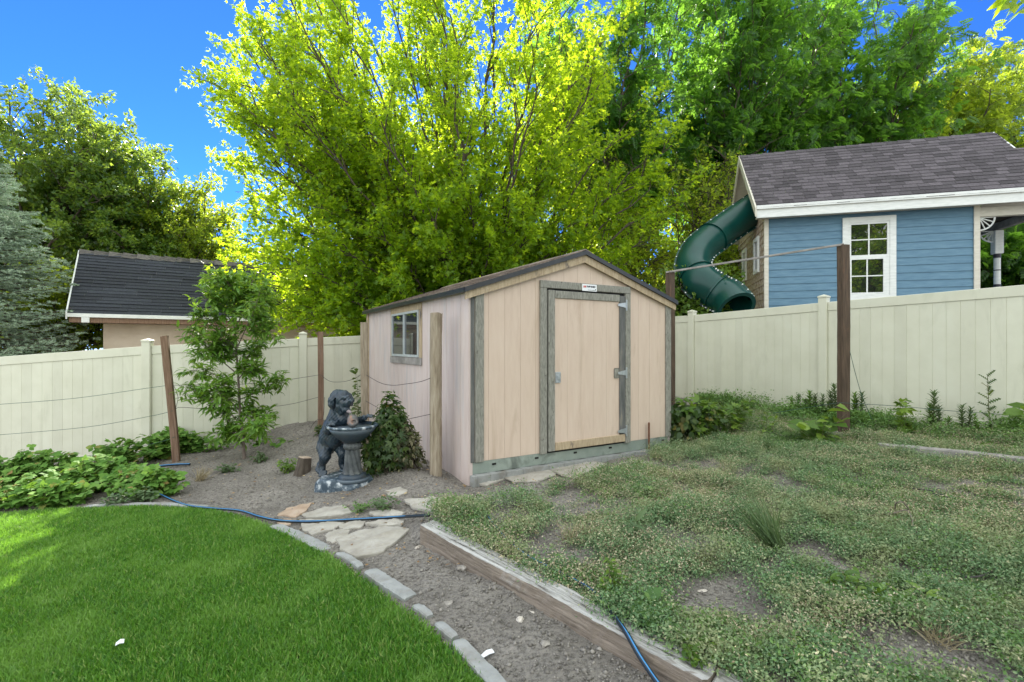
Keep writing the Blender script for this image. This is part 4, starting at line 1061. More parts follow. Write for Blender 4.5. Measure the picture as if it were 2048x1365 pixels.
# end wall windows
for y0, y1 in ((.45,.95),(1.9,2.4)):
    b = MB(); b.bx(-.062,-.022,y0,y0+.09,3.15,4.0); b.bx(-.062,-.022,y1-.09,y1,3.15,4.0); b.bx(-.061,-.022,y0+.0905,y1-.0905,3.91,4.0); b.bx(-.061,-.022,y0+.0905,y1-.0905,3.15,3.24)
    ew = b.build('window', M['white_paint'], ph)
    b = MB(); b.bx(-.03,-.022,y0+.091,y1-.091,3.241,3.909); b.build('pane', M['house_glass'], ew)
# porch
b = MB(); b.bx(PW+.001, 7.0, -.03, .10, 4.05, 4.234, .004); b.build('porch_beam', M['cream_paint'], ph)
b = MB(); b.bx(4.86, 4.96, .101, 2.6, 3.97, 4.13, .004); b.build('porch_beam', M['grey_wood'], ph)
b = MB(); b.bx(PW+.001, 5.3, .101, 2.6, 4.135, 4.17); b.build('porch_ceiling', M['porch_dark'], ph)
def porch_post(y):
    b = MB(); b.bx(4.83,4.99,y-.08,y+.08,3.45,3.965,.01); b.lathe([(.058,.6),(.058,3.40)], (4.91,y,0), 20); b.bx(4.83,4.99,y-.08,y+.08,.3,.6,.01)
    p = b.build('porch_post', M['white_paint'], ph)
    b = MB()
    for z0, z1 in ((3.36,3.45),(3.08,3.10),(2.72,2.78),(1.6,1.66)): b.lathe([(.062,z0),(.066,(z0+z1)/2),(.062,z1)], (4.91,y,0), 20)
    b.build('band', M['band'], p)
porch_post(1.12); porch_post(.04)
def bracket(o_, dx, dy, r=.26):
    b = MB(); o_ = Vector(o_); D_ = Vector((dx,dy,0)); Zd = Vector((0,0,-1))
    for k in range(8):
        a0, a1 = k*math.pi/16, (k+1)*math.pi/16
        b.tube([o_+D_*r*math.cos(a0)+Zd*r*math.sin(a0), o_+D_*r*math.cos(a1)+Zd*r*math.sin(a1)], .016, 6)
    for k in (0,2,4,6,8):
        a0 = k*math.pi/16; b.tube([o_, o_+D_*r*math.cos(a0)+Zd*r*math.sin(a0)], .012, 5)
    b.build('bracket', M['white_paint'], ph)
bracket((PW+.02,.03,4.04), 1, 0); bracket((PW+.02,2.0,4.04), 1, 0); bracket((4.91,1.21,3.96), 0, 1, .24); bracket((4.83,1.12,3.96), -1, 0, .24)
b = MB(); b.bx(-.0, 5.0, 0.09, 2.6, PZ0-.05, PZ0+.05); b.build('floor', M['grey_wood'], ph)
# ================================================================== TUBE SLIDE
sp = smooth_path([at(1530,405,12.0), at(1470,445,11.9), at(1432,472,11.75), at(1397,502,11.45), at(1386,535,11.1), at(1402,563,10.75), at(1432,584,10.6), at(1456,597,10.4), at(1472,616,10.15)], 10)
S0 = sp[0].copy(); slide = thing('tube_slide', 'dark green enclosed tube slide curling out of the playhouse gable', 'slide', S0)
pl = [p-S0 for p in sp]; n_ = len(pl); RT = .375
cuts = [0, 22, 46, 60, n_-1]
def ring(pt, tdir, r0, r1, th, b):
    a = tdir.orthogonal().normalized(); c = tdir.cross(a)
    vs = []
    for r, s_ in ((r0,-th),(r1,-th),(r1,th),(r0,th)):
        for k in range(36):
            q_ = 2*math.pi*k/36; vs.append(pt+tdir*s_+(a*math.cos(q_)+c*math.sin(q_))*r)
    b.add(vs, [(i*36+k, i*36+(k+1)%36, ((i+1)%4)*36+(k+1)%36, ((i+1)%4)*36+k) for i in range(4) for k in range(36)])
def tang(i): return (pl[min(i+1,n_-1)]-pl[max(i-1,0)]).normalized()
for a, c in zip(cuts[:-1], cuts[1:]):
    seg = pl[a:c+1]
    b = MB(); b.tube(seg, RT, 36, cap=False); b.tube(seg, RT-.025, 36, cap=False)
    o = b.build('tube_section', M['slide'], slide, True)
    # side flanges with bolts
    f = MB(); bl = []
    for sgn in (1, -1):
        vs = []
        for i in range(a, c+1):
            t = tang(i); side = t.cross(Vector((.42,.9,-.1))).normalized()*sgn
            q_ = t.cross(side)
            for (u, v) in ((RT-.01,-.012),(RT+.045,-.012),(RT+.045,.012),(RT-.01,.012)): vs.append(pl[i]+side*u+q_*v)
            if (i-a) % 3 == 1: bl.append((pl[i]+side*(RT+.025)-q_*.03, pl[i]+side*(RT+.025)+q_*.03))
        k_ = c+1-a
        f.add(vs, [(i*4+j, i*4+(j+1)%4, (i+1)*4+(j+1)%4, (i+1)*4+j) for i in range(k_-1) for j in range(4)])
    f.build('flange', M['slide'], o); 
    for (pa, pb) in bl:
        k1 = MB(); k1.tube([pa, pb], .016, 6); k1.build('bolt', M['bolt'], o)
for c in cuts[1:-1]:
    b = MB(); ring(pl[c], tang(c), RT-.01, RT+.035, .018, b); b.build('joint_ring', M['slide'], slide)
b = MB(); ring(pl[-1], tang(n_-1), RT-.05, RT+.03, .03, b); b.build('exit_rim', M['slide'], slide)
# ================================================================== NEIGHBOUR'S STUCCO BUILDING
NB = Vector((-10.0, 11.0, 0)); NA = math.atan2(.557, .83)
nb = thing('stucco_outbuilding', 'tan stucco outbuilding with black shingle roof behind the left fence', 'outbuilding', NB, NA)
NL = 8.6
EZ2, RZ2, RUN = 2.17, 3.80, 1.55
b = MB(); b.bx(.55, NL, .45, .65, -.7, 2.02); b.bx(.55, .75, .66, 2.6, -.7, 2.02); b.build('wall', M['stucco'], nb)
b = MB(); b.prism([(.66,2.02),(2.6,2.02),(1.6,3.3)], .56, .70); b.v = [(v[1], v[0], v[2]) for v in b.v]; b.build('gable', M['stucco'], nb)
rb = MB(); slabyz(rb, 0, NL, 0, EZ2, RUN, RZ2, .05); slabyz(rb, 0, NL, 2*RUN, EZ2, RUN+.001, RZ2, .05); nrf = rb.build('roof', M['grey_wood'], nb)
s3 = Vector((0, RUN, RZ2-EZ2)).normalized(); n3 = Vector((0, -s3.z, s3.y))
b = MB(); shingles(b, (-.02,-.03,EZ2-.02), (1,0,0), s3, n3, NL, math.hypot(RUN, RZ2-EZ2)+.03, .118, .8, .008, random.Random(3), 1.6); b.build('shingles', M['black_shingle'], nrf)
b = MB()
for k in range(30):
    x0 = -.03+k*.29; b.add([(x0,RUN-.13,RZ2-.09),(x0+.30,RUN-.13,RZ2-.115),(x0+.30,RUN,RZ2+.025),(x0,RUN,RZ2+.06),(x0,RUN+.13,RZ2-.09),(x0+.30,RUN+.13,RZ2-.115)], [(0,1,2,3),(3,2,5,4),(0,3,4)])
b.build('ridge_caps', M['ridge_cap'], nrf)
b = MB(); b.bx(-.03, NL, -.06, -.002, EZ2-.10, EZ2-.015, .004); b.bx(.22,.36,-.055,.02,EZ2-.22,EZ2-.101); b.build('gutter', M['white_paint'], nb)
b = MB(); b.bx(.0, NL, .001, .07, EZ2-.22, EZ2-.06, .004); b.bx(0,NL,.071,.44,EZ2-.22,EZ2-.19); b.build('fascia', M['post_red'], nb)
b = MB(); slabyz(b, -.05, -.021, -.05, EZ2, RUN, RZ2+.03, .15); b.build('barge_board', M['white_paint'], nrf)
# ================================================================== TREES
def bez(p0, p1, p2, n):
    t = np.linspace(0, 1, n)[:, None]
    return (1-t)**2*p0+2*t*(1-t)*p1+t**2*p2
class Tubes:
    def __init__(s): s.parts = []
    def add(s, pts, r0, r1, k):
        pts = np.asarray(pts, float); m = len(pts)
        t = np.gradient(pts, axis=0); t = norm(t)
        ref = np.array((.31,.17,.93)); u = norm(np.cross(t, ref)); v = np.cross(t, u)
        r = (r0+(r1-r0)*np.linspace(0,1,m)**.8)[:, None, None]
        a = 2*np.pi*np.arange(k)/k
        V = pts[:, None]+r*(np.cos(a)[None,:,None]*u[:,None]+np.sin(a)[None,:,None]*v[:,None])
        i = np.arange(m-1)[:, None]*k; j = np.arange(k)[None]; jn = (j+1) % k
        f = np.stack([i+j, i+jn, i+k+jn, i+k+j], -1).reshape(-1, 4)
        s.parts.append((V.reshape(-1,3), [f]))
    def mesh(s, name):
        V, fl = join(s.parts); return mesh_np(name, V, fl, True)
def tree(name, label, base, env_c, env_r, leaf_m, tmpl, leaf_size, n_limb, n_sub, n_twig, n_leaf, trunk_r=.16, fork=(.5,1.6), zmin=-.45,
         bark='bark', up=.35, droop=.25, twig_len=.5, sub_len=.28, stems=1, group=None, seed=1, cat='tree', shape=None, stem_spread=.0, face=None, limb_curve=.45, extra=(), spread=.95):
    rg = np.random.default_rng(seed)
    base = np.array(base, float); c = np.array(env_c, float); er = np.array(env_r, float)
    T = Tubes(); tw_p = []; tw_d = []; tw_l = []
    sts = []
    for s_ in range(stems):
        off = np.array([rg.normal()*stem_spread, rg.normal()*stem_spread, 0])
        b0 = base+off*.5; top = np.array([base[0]+off[0]*2.2, base[1]+off[1]*2.2, base[2]+fork[1]])
        P = bez(b0-np.array((0,0,.2)), (b0+top)/2+rg.normal(size=3)*.08*fork[1]*np.array((1,1,0)), top, 9)
        T.add(P, trunk_r*1.25, trunk_r*.75, 9); sts.append(P)
    for i in range(n_limb+len(extra)):
        # spread limb ends over the crown shell
        for _ in range(50):
            d = rg.normal(size=3); d /= np.linalg.norm(d)
            if d[2] > zmin and (face is None or rg.random() < face(d)): break
        rad = (.55+.45*rg.random()**.5)
        if shape is not None: rad *= shape(d)
        e = c+d*er*rad
        if i >= n_limb: e = np.array(extra[i-n_limb], float)
        st = sts[rg.integers(len(sts))]; k = rg.integers(len(st)//2, len(st)); s0 = st[k]
        L = np.linalg.norm(e-s0)
        ctrl = s0+(e-s0)*.45+np.array((0,0,limb_curve*L*.45))*(1 if e[2] > s0[2] else .5)
        P = bez(s0, ctrl, e, 12); P[1:-1] += rg.normal(size=(10,3))*.02*L*.5
        T.add(P, trunk_r*(.30+.25*rg.random()), .012, 6)
        for j in range(n_sub):
            t = .22+.78*(j+rg.random())/n_sub; f = t*11; k0 = min(int(f), 10); p = P[k0]+(P[k0+1]-P[k0])*(f-k0)
            tg = norm(P[k0+1]-P[k0]); q_ = rg.normal(size=3); q_ -= tg*(q_@tg); q_ = norm(q_)
            dd = norm(tg*(1.5-.85*spread)+q_*spread+np.array((0,0,up)))
            SL = sub_len*L*(.45+.75*rg.random())*(1.1-.55*t)+.15
            e2 = p+dd*SL; P2 = bez(p, p+dd*SL*.55+np.array((0,0,.08*SL)), e2-np.array((0,0,.10*SL)), 5)
            T.add(P2, .016+.012*(1-t), .005, 4)
            for m_ in range(n_twig):
                t2 = .15+.85*(m_+rg.random())/n_twig; g = t2*4; k1 = min(int(g), 3); p2 = P2[k1]+(P2[k1+1]-P2[k1])*(g-k1)
                q2 = rg.normal(size=3); d2 = norm(dd*(1.5-.85*spread)+q2*.8*spread+np.array((0,0,up*.5))); TL = twig_len*(.5+.8*rg.random())
                tw_p.append(p2); tw_d.append(d2); tw_l.append(TL)
    tw_p = np.array(tw_p); tw_d = np.array(tw_d); tw_l = np.array(tw_l); N = len(tw_p)
    # twigs
    for k in range(0, N, 2 if N > 2500 else 1): T.add(np.stack([tw_p[k], tw_p[k]+tw_d[k]*tw_l[k]*.55+np.array((0,0,.02)), tw_p[k]+tw_d[k]*tw_l[k]-np.array((0,0,.05*tw_l[k]))]), .005, .002, 3)
    t = rg.random((N, n_leaf))**.8
    Pl = tw_p[:,None]+tw_d[:,None]*(tw_l[:,None]*t)[...,None]+rg.normal(size=(N,n_leaf,3))*.055
    Pl = Pl.reshape(-1,3); n = len(Pl)
    rd = norm(rg.normal(size=(n,3)))
    ax = norm(np.repeat(tw_d, n_leaf, 0)*.55+rd*.8+np.array((0,0,-droop)))
    nr = norm(rg.normal(size=(n,3))*.65+np.array((0,0,.9)))
    sz = leaf_size*(.6+.7*rg.random(n))
    V, fl = scatter(Pl, ax, nr, sz, tmpl)
    o0 = base.copy()
    root = thing(name, label, cat, Vector(o0), 0, group)
    V = V-o0
    tm = T.mesh('trunk'); co = np.empty(len(tm.vertices)*3, np.float32); tm.vertices.foreach_get('co', co); co = co.reshape(-1,3)-o0; tm.vertices.foreach_set('co', co.astype(np.float32).ravel()); tm.update()
    link('trunk', tm, M[bark], root)
    link('crown', mesh_np('crown', V, fl), leaf_m, root)
    print(label, 'leaves', n)
    return root
# big yellow-green maple right behind the shed
tree('maple_tree', 'big yellow-green maple towering behind the shed', (-1.0,13.2,-.1), (-1.9,12.5,7.0), (5.6,3.0,6.9), M['maple'], MAPLE, .100,
     94, 15, 6, 18, .17, (.3,1.6), -.90, up=.20, droop=.35, twig_len=.50, sub_len=.22, spread=.62, seed=5, stems=3, stem_spread=.16,
     shape=lambda d: 1.0-(.30*max(0, d[2]) if d[0] < 0 else 0), limb_curve=.12,
     extra=[at(*q_) for q_ in ((510,565,11.4),(545,600,11.0),(600,622,10.8),(640,625,10.9),(690,600,11.1),(520,490,11.6),(490,420,12),(640,550,10.8),(580,530,11),(760,570,11.6),(820,560,11.6),(1200,420,12),(1300,380,12.3),(1345,290,12.5),(1250,250,12.5),(1150,520,11.8),(1290,480,12),(1350,400,12.3),(1230,545,12.2),(1120,180,12.5),(1180,120,12.5),(560,450,11.2),(680,500,10.9),(900,470,11),(820,540,10.9),(900,500,10.6),(980,480,10.7),(1050,470,11),(860,430,10.4),(760,470,10.6),(1020,420,10.6),(940,380,10.3),(500,250,11.6),(520,180,11.8),(560,120,12),(500,330,11.8),(600,60,12),(540,320,11.2),(640,200,11))])
# left: dark glossy tree, smaller bright one, spruce
tree('shade_tree', 'dark glossy shade tree rising at the left edge behind the outbuilding', at(60,700,17.5), at(40,420,17.5)+Vector((0,0,0)), (5.0,3.2,5.0), M['dark_leaf'], KITE, .15,
     80, 12, 5, 24, .17, (.8,2.4), -.8, seed=11, up=.3, twig_len=.5, group='background trees beyond the fences')
tree('shade_tree', 'olive-green tree sloping down to the outbuilding roof on the left', at(265,690,18.5), at(245,470,18.5), (2.8,2.4,3.3), M['dark_leaf'], KITE, .15,
     46, 12, 5, 22, .12, (.6,1.8), -.8, seed=12, up=.3, twig_len=.5, group='background trees beyond the fences')
tree('shade_tree', 'small bright tree seen between the outbuilding roof and the maple', at(395,690,19.5), at(390,480,19.5), (2.0,1.9,2.4), M['yellow_leaf'], KITE, .15,
     30, 10, 5, 14, .10, (.6,1.6), -.8, seed=13, group='background trees beyond the fences')
tree('shrub', 'low sunlit shrub between the spruce and the outbuilding wall', at(110,760,12.5), at(120,650,12.5), (1.7,.9,1.3), M['yellow_leaf'], KITE, .12,
     30, 8, 4, 15, .05, (.2,.6), -.9, seed=14, cat='shrub', group='shrubs beyond the fences')
# right: deep green feathery trees
RT_ = [
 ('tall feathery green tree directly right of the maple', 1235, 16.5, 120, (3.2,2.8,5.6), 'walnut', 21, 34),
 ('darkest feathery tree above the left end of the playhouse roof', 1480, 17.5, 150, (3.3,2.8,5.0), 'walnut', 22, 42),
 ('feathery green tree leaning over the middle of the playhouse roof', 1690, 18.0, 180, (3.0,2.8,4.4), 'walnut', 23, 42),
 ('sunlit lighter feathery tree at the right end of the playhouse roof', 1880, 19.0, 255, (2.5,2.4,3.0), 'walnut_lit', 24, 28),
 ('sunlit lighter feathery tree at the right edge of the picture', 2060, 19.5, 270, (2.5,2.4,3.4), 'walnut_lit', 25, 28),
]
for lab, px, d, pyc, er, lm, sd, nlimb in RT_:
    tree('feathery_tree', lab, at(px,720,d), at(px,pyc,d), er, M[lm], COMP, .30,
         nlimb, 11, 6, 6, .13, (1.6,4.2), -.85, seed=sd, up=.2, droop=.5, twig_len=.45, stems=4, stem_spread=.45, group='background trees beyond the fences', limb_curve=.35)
# thicket of thin trunks between the shed roof and the playhouse
for lab, px, d, pyc, er, lm, sd in [
  ('thin many-stemmed sapling behind the shed ridge', 1240, 15.0, 450, (1.7,1.4,2.4), 'yellow_leaf', 31),
  ('thin many-stemmed sapling behind the tube slide', 1400, 15.6, 440, (1.5,1.3,2.5), 'yellow_leaf', 32),
  ('leafy shrub in the gap beneath the tube slide', 1460, 14.2, 590, (1.2,.9,1.1), 'walnut_lit', 33)]:
    tree('sapling', lab, at(px,760,d), at(px,pyc,d), er, M[lm], KITE, .14, 20, 8, 4, 9, .055, (1.2,3.2), -.9, seed=sd, stems=5, stem_spread=.35, twig_len=.4, group='thin saplings behind the shed', cat='sapling')
tree('shrub', 'leafy bush between the shed eave and the foot of the tube slide', at(1392,740,11.2), at(1392,612,11.2), (.85,.5,.95), M['grape'], OVAL, .10,
     30, 8, 4, 14, .04, (.2,.7), -.9, seed=34, cat='shrub', group='shrubs beyond the fences', twig_len=.28)
tree('shrub', 'dense green shrub seen through the open porch', at(2010,720,13.5), at(2010,540,13.5), (1.9,1.3,2.0), M['walnut'], COMP, .34,
     24, 8, 5, 6, .06, (.4,1.2), -.9, seed=35, cat='shrub', group='shrubs beyond the fences', twig_len=.35)
# green backdrop far behind the gaps
for i, (px, d, pyc, er) in enumerate([(-120,23,600,(3.2,2,2.6)),(60,24,610,(3,2,2.4)),(300,25,600,(3.2,2,2.2)),(520,25,590,(3.2,2,2.6)),(760,25,560,(3.2,2,3)),(1000,25,560,(3.2,2,3)),(1300,24,520,(3.0,2,3.6)),(1450,22,470,(2.4,2,3.6)),(1700,24,500,(3,2,3)),(1950,24,480,(3,2,3)),(2150,23,470,(3,2,3))]):
    tree('background_tree', ['pale tree filling the gap under the spruce at the far left edge','pale tree low behind the spruce','pale tree low behind the outbuilding roof','pale tree behind the left skirts of the maple','pale tree behind the maple left of the shed','pale tree straight behind the shed','pale tree behind the saplings right of the shed','tall pale tree behind the tube slide','pale tree behind the playhouse window','pale tree behind the porch of the playhouse','pale tree beyond the right edge of the playhouse porch'][i],
         at(px,735,d), at(px,pyc,d), er, M['walnut_lit' if i % 2 else 'yellow_leaf'], KITE, .30, 26, 7, 4, 10, .12, (.5,1.6), -.95, seed=60+i, twig_len=.6, group='distant trees closing the background')
# blue spruce
def spruce(label, base, h, r, seed):
    rg = np.random.default_rng(seed); base = np.array(base, float); T = Tubes()
    T.add(np.array([base-np.array((0,0,.3)), base+np.array((0,0,h*.5)), base+np.array((0,0,h))]), .16, .02, 8)
    P = []; A = []; S = []; Nn = []
    z = .25
    while z < h-.1:
        fr = 1-z/h; nb_ = int(11+7*fr)
        for k in range(nb_):
            a = rg.random()*6.28; L = r*(fr**.75)*(.8+.35*rg.random())+.15
            d = np.array((math.cos(a), math.sin(a), 0.))
            p0 = base+np.array((0,0,z+rg.normal()*.06)); tip = p0+d*L+np.array((0,0,.02*L+ .16*L*rg.random()+.12*rg.normal()*L*.4)); mid = (p0+tip)/2-np.array((0,0,.16*L))
            Bz = bez(p0, mid, tip, 10); T.add(Bz, .02, .004, 4)
            side = np.array((-d[1], d[0], 0))
            for q_ in range(9):
                f = .25+.75*q_/8; k0 = min(int(f*9), 8); pb = Bz[k0]
                for sg in (1, -1):
                    sl_ = (.10+.34*(1-f))*min(1, L)+.06
                    dd = norm(d*.75+side*sg*.75+np.array((0,0,-.05+.15*rg.normal())))
                    m_ = int(44*sl_/.25)+12
                    t = rg.random(m_)
                    P.append(pb+dd*(sl_*t)[:,None]); 
                    rr = norm(rg.normal(size=(m_,3)))
                    A.append(norm(dd*.75+rr*.8+np.array((0,0,.15)))); S.append(.024+.014*rg.random(m_)); Nn.append(rg.normal(size=(m_,3)))
            m_ = int(60*L); t = .3+.7*rg.random(m_); kk = np.minimum((t*9).astype(int), 8); pp = Bz[kk]
            P.append(pp); rr = norm(rg.normal(size=(m_,3))); A.append(norm(d*.6+rr*.8)); S.append(.03+.014*rg.random(m_)); Nn.append(rg.normal(size=(m_,3)))
        z += .15+.04*rg.random()
    P = np.concatenate(P); A = np.concatenate(A); S = np.concatenate(S); Nn = np.concatenate(Nn)
    NEED = (np.array([(-.14,0,0),(.14,0,0),(.09,1,0),(-.09,1,0)]), [(0,1,2,3)])
    V, fl = scatter(P, A, Nn, S, NEED)
    root = thing('spruce_tree', label, 'tree', Vector(base))
    tm = T.mesh('trunk'); co = np.empty(len(tm.vertices)*3, np.float32); tm.vertices.foreach_get('co', co); tm.vertices.foreach_set('co', (co.reshape(-1,3)-base).astype(np.float32).ravel()); tm.update()
    link('trunk', tm, M['bark'], root); link('crown', mesh_np('crown', V-base, fl), M['spruce'], root)
    print('spruce needles', len(P))
spruce('blue-green spruce at the left edge just behind the fence', (-11.75, 10.6, -.6), 6.6, 2.45, 3)
# tree beside the photographer: its twig hangs into the top right corner, and the house window mirrors it
near_maple = tree('maple_tree', 'green maple beside the photographer whose twig hangs into the top right corner', (8.2,-5.5,0), (7.6,-5.5,5.2), (4.4,3.2,4.2), M['maple'], MAPLE, .20,
     46, 10, 4, 18, .16, (.8,2.0), -.7, seed=41)
def corner_branch():
    tip = at(2020,14,3.2); P = bez(np.array((8.0,-5.0,4.2)), np.array((5.6,1.0,4.6)), np.array(tip)+np.array((.35,-.1,.13)), 14)
    T = Tubes(); T.add(P, .04, .006, 7); o0 = P[0].copy()
    Pl = []; ax = []
    for q_ in [(2000,2),(2015,12),(2030,20),(2040,8),(2052,26),(2060,12),(2026,4),(2075,30),(2090,10),(2070,-10),(2045,-6),(2110,20)]:
        Pl.append(at(q_[0], q_[1]-16, 3.2+rng.normal()*.06)); ax.append((-.55+.3*rng.normal(), .1*rng.normal(), -.5))
    for p in Pl[::2]: T.add(np.stack([P[-1], (P[-1]+np.array(p))/2+np.array((0,0,.03)), np.array(p)]), .004, .002, 4)
    Pl = np.array(Pl); V, fl = scatter(Pl, np.array(ax), rdir(len(Pl), .4), .13+.05*rng.random(len(Pl)), MAPLE)
    o0 = np.array(near_maple.location)
    tm = T.mesh('branch'); co = np.empty(len(tm.vertices)*3, np.float32); tm.vertices.foreach_get('co', co); tm.vertices.foreach_set('co', (co.reshape(-1,3)-o0).astype(np.float32).ravel()); tm.update()
    br_ = link('branch', tm, M['bark'], near_maple); link('leaves', mesh_np('leaves', V-o0, fl), M['maple'], br_)
corner_branch()
# ================================================================== YOUNG PEACH TREE
def fruit_tree():
    rg = np.random.default_rng(77); T = Tubes(); d0 = 7.25
    def pt(x, y, dd=0): return np.array(at(x, y, d0+dd))
    base = np.array(gp(488,917)); dz = base[1]; 
    d0_ = dz
    trunk = [(489,925,0),(486,880,0),(480,830,0),(478,780,.02),(474,720,.03),(470,670,.05),(462,610,.05),(452,575,.05)]
    segs = [(trunk, .024, .006)]
    br = [ # start..tip
     [(478,872),(440,825),(405,795),(372,780)], [(482,850),(450,820),(425,800),(392,800)], [(478,790),(440,760),(410,745),(378,742)],
     [(476,750),(430,715),(400,690),(374,668)], [(474,700),(440,665),(415,640),(385,640)], [(472,700),(492,660),(512,620),(528,575)],
     [(500,645),(520,640),(535,650),(545,668)], [(478,800),(505,790),(535,780),(568,763)], [(482,850),(500,830),(518,822),(535,838)],
     [(484,870),(500,860),(520,855),(530,852)], [(470,660),(488,620),(500,590),(508,562)], [(464,620),(440,590),(425,575),(415,562)],
     [(474,730),(495,715),(510,700),(522,690)], [(466,640),(478,600),(480,575),(484,560)], [(478,820),(455,800),(440,790),(425,772)],
     [(484,875),(470,868),(455,860),(440,868)], [(472,690),(455,700),(430,700),(415,715)], [(468,650),(445,625),(432,610),(405,600)], [(476,760),(490,745),(500,745),(515,745)],
     [(468,640),(500,610),(520,600),(535,610)], [(464,620),(470,590),(455,570),(440,560)], [(474,720),(450,690),(430,680),(400,700)]]
    P = []; A = []; S = []
    T.add(np.array([at(x, y, d0_+e) for x, y, e in trunk]), .026, .007, 8)
    tw = []
    for k, b in enumerate(br):
        e = rg.normal()*.28
        pts = np.array(smooth_path([at(478+(x-478)*.90, y, d0_+e*i/3) for i, (x, y) in enumerate(b)], 6)); T.add(pts, .011, .003, 5)
        n = len(pts)
        for i in range(n//4, n):
            for _ in range(2 if i < n-2 else 4):
                dd = norm(rg.normal(size=3)*np.array((1,1,.7))+np.array((0,0,.25))); L = .10+.14*rg.random(); tw.append((pts[i], dd, L)); T.add(np.stack([pts[i], pts[i]+dd*L]), .003, .0015, 3)
    for p, dd, L in tw:
        m_ = 8
        t = .25+.75*rg.random(m_)
        P.append(p+dd*(L*t)[:,None]); q_ = norm(rg.normal(size=(m_,3))*np.array((1,1,.4))); A.append(norm(q_*.9+dd*.5+np.array((0,0,.05)))); S.append(.10+.055*rg.random(m_))
    P = np.concatenate(P); A = np.concatenate(A); S = np.concatenate(S)
    V, fl = scatter(P, A, norm(rg.normal(size=(len(P),3))*.35+np.array((0,0,1))), S, LANCE)
    root = thing('fruit_tree', 'young peach tree with long drooping leaves before the left fence', 'tree', Vector(base))
    tm = T.mesh('trunk'); co = np.empty(len(tm.vertices)*3, np.float32); tm.vertices.foreach_get('co', co); tm.vertices.foreach_set('co', (co.reshape(-1,3)-base).astype(np.float32).ravel()); tm.update()
    link('trunk', tm, M['bark_pale'], root); link('crown', mesh_np('crown', V-base, fl), M['peach'], root)
fruit_tree()
# ================================================================== STUMP
def stump():
    c = gp(605,948); b = MB(); b.lathe([(.105,-.10),(.092,.0),(.078,.07),(.073,.17),(.070,.195)], n=28, mod=lambda a, z: 1+.10*math.sin(4*a+1)+.06*math.sin(9*a+z*9)); b.f = b.f[:-1]
    root = b.build('tree_stump', M['bark'], loc=c, smooth=True); root.rotation_euler = (R(-6), R(7), 0)
    tag(root, 'short dark tree stump with a pale sawn top left of the dog fountain', 'stump')
    t = MB(); t.lathe([(.0705,.192),(.066,.203),(.02,.206)], n=28, mod=lambda a, z: 1+.10*math.sin(4*a+1)+.06*math.sin(9*a+.195*9)); t.build('cut_top', M['stump_top'], root)
stump()
# ================================================================== LEAFY PLANTS
def plant(name, label, base, spots, leaf_m, tmpl, size, n_leaf, cat='plant', group=None, stem_r=.004, seed=1, droop=.1, up=.8, flat=.35):
    """spots: stem tips (world); leaves along each stem"""
    rg = np.random.default_rng(seed); base = np.array(base, float); T = Tubes(); P = []; A = []; S = []
    for tip in spots:
        tip = np.array(tip, float); b0 = base+(tip-base)*np.array((.15,.15,0))
        pts = bez(b0-np.array((0,0,.02)), b0*.45+tip*.55+np.array((0,0,.25*max(.05,tip[2]-b0[2]))), tip, 7); T.add(pts, stem_r, stem_r*.4, 4)
        m_ = n_leaf; t = .18+.82*rg.random(m_); k = np.minimum((t*6).astype(int), 5); fr = (t*6-k)[:,None]
        p = pts[k]*(1-fr)+pts[k+1]*fr
        q_ = norm(rg.normal(size=(m_,3))*np.array((1,1,flat)))
        P.append(p+q_*.01); A.append(norm(q_+np.array((0,0,-droop+.1)))); S.append(size*(.55+.65*rg.random(m_)))
    P = np.concatenate(P); A = np.concatenate(A); S = np.concatenate(S)
    V, fl = scatter(P, A, norm(rg.normal(size=(len(P),3))*(1-up)+np.array((0,-.25,up))), S, tmpl)
    root = thing(name, label, cat, Vector(base), 0, group)
    tm = T.mesh('stems'); co = np.empty(len(tm.vertices)*3, np.float32); tm.vertices.foreach_get('co', co); tm.vertices.foreach_set('co', (co.reshape(-1,3)-base).astype(np.float32).ravel()); tm.update()
    link('stems', tm, M['stem'], root); link('leaves', mesh_np('leaves', V-base, fl), leaf_m, root)
    return root
def dome(base, r, h, n, seed):
    rg = np.random.default_rng(seed); out = []
    for _ in range(n):
        a = rg.random()*6.28; q_ = rg.random()**.6
        out.append((base[0]+r*q_*math.cos(a), base[1]+r*.8*q_*math.sin(a), base[2]+h*(1-.55*q_*q_)*(.65+.45*rg.random())))
    return out
GB = 'raspberry plants along the left fence'
BER = [ # px base, radius m, height m, label
 ((-45,985), .42, .50, 'raspberry plant cut off by the left edge of the picture'),
 ((40,975), .42, .46, 'full raspberry plant at the left edge in front of the fence'),
 ((105,968), .40, .44, 'raspberry plant second from the left edge'),
 ((165,985), .36, .40, 'raspberry plant with large round leaves behind the lawn'),
 ((245,935), .40, .42, 'tall dark raspberry plant against the fence left of the fence post'),
 ((215,975), .34, .38, 'bushy raspberry plant in the middle of the left bed'),
 ((268,985), .30, .30, 'light green raspberry plant beside the blue hose end'),
 ((312,990), .28, .30, 'raspberry plant at the right end of the bed where the hose starts'),
 ((30,1012), .34, .30, 'low raspberry plant at the left bordering the lawn'),
 ((120,1008), .30, .24, 'low sprawling raspberry plant bordering the lawn'),
 ((318,918), .24, .42, 'raspberry plant between the fence post and the leaning post'),
 ((378,905), .22, .34, 'raspberry plant just right of the leaning post'),
 ((345,905), .18, .40, 'slender raspberry cane behind the leaning post'),
]
for i, (px, r, h, lab) in enumerate(BER):
    c = gp(*px); plant('raspberry_plant', lab, c, dome(c, r*1.1, h*1.0, 26, 200+i), M['berry'], TRI3, .125, 16, 'plant', GB, seed=300+i)
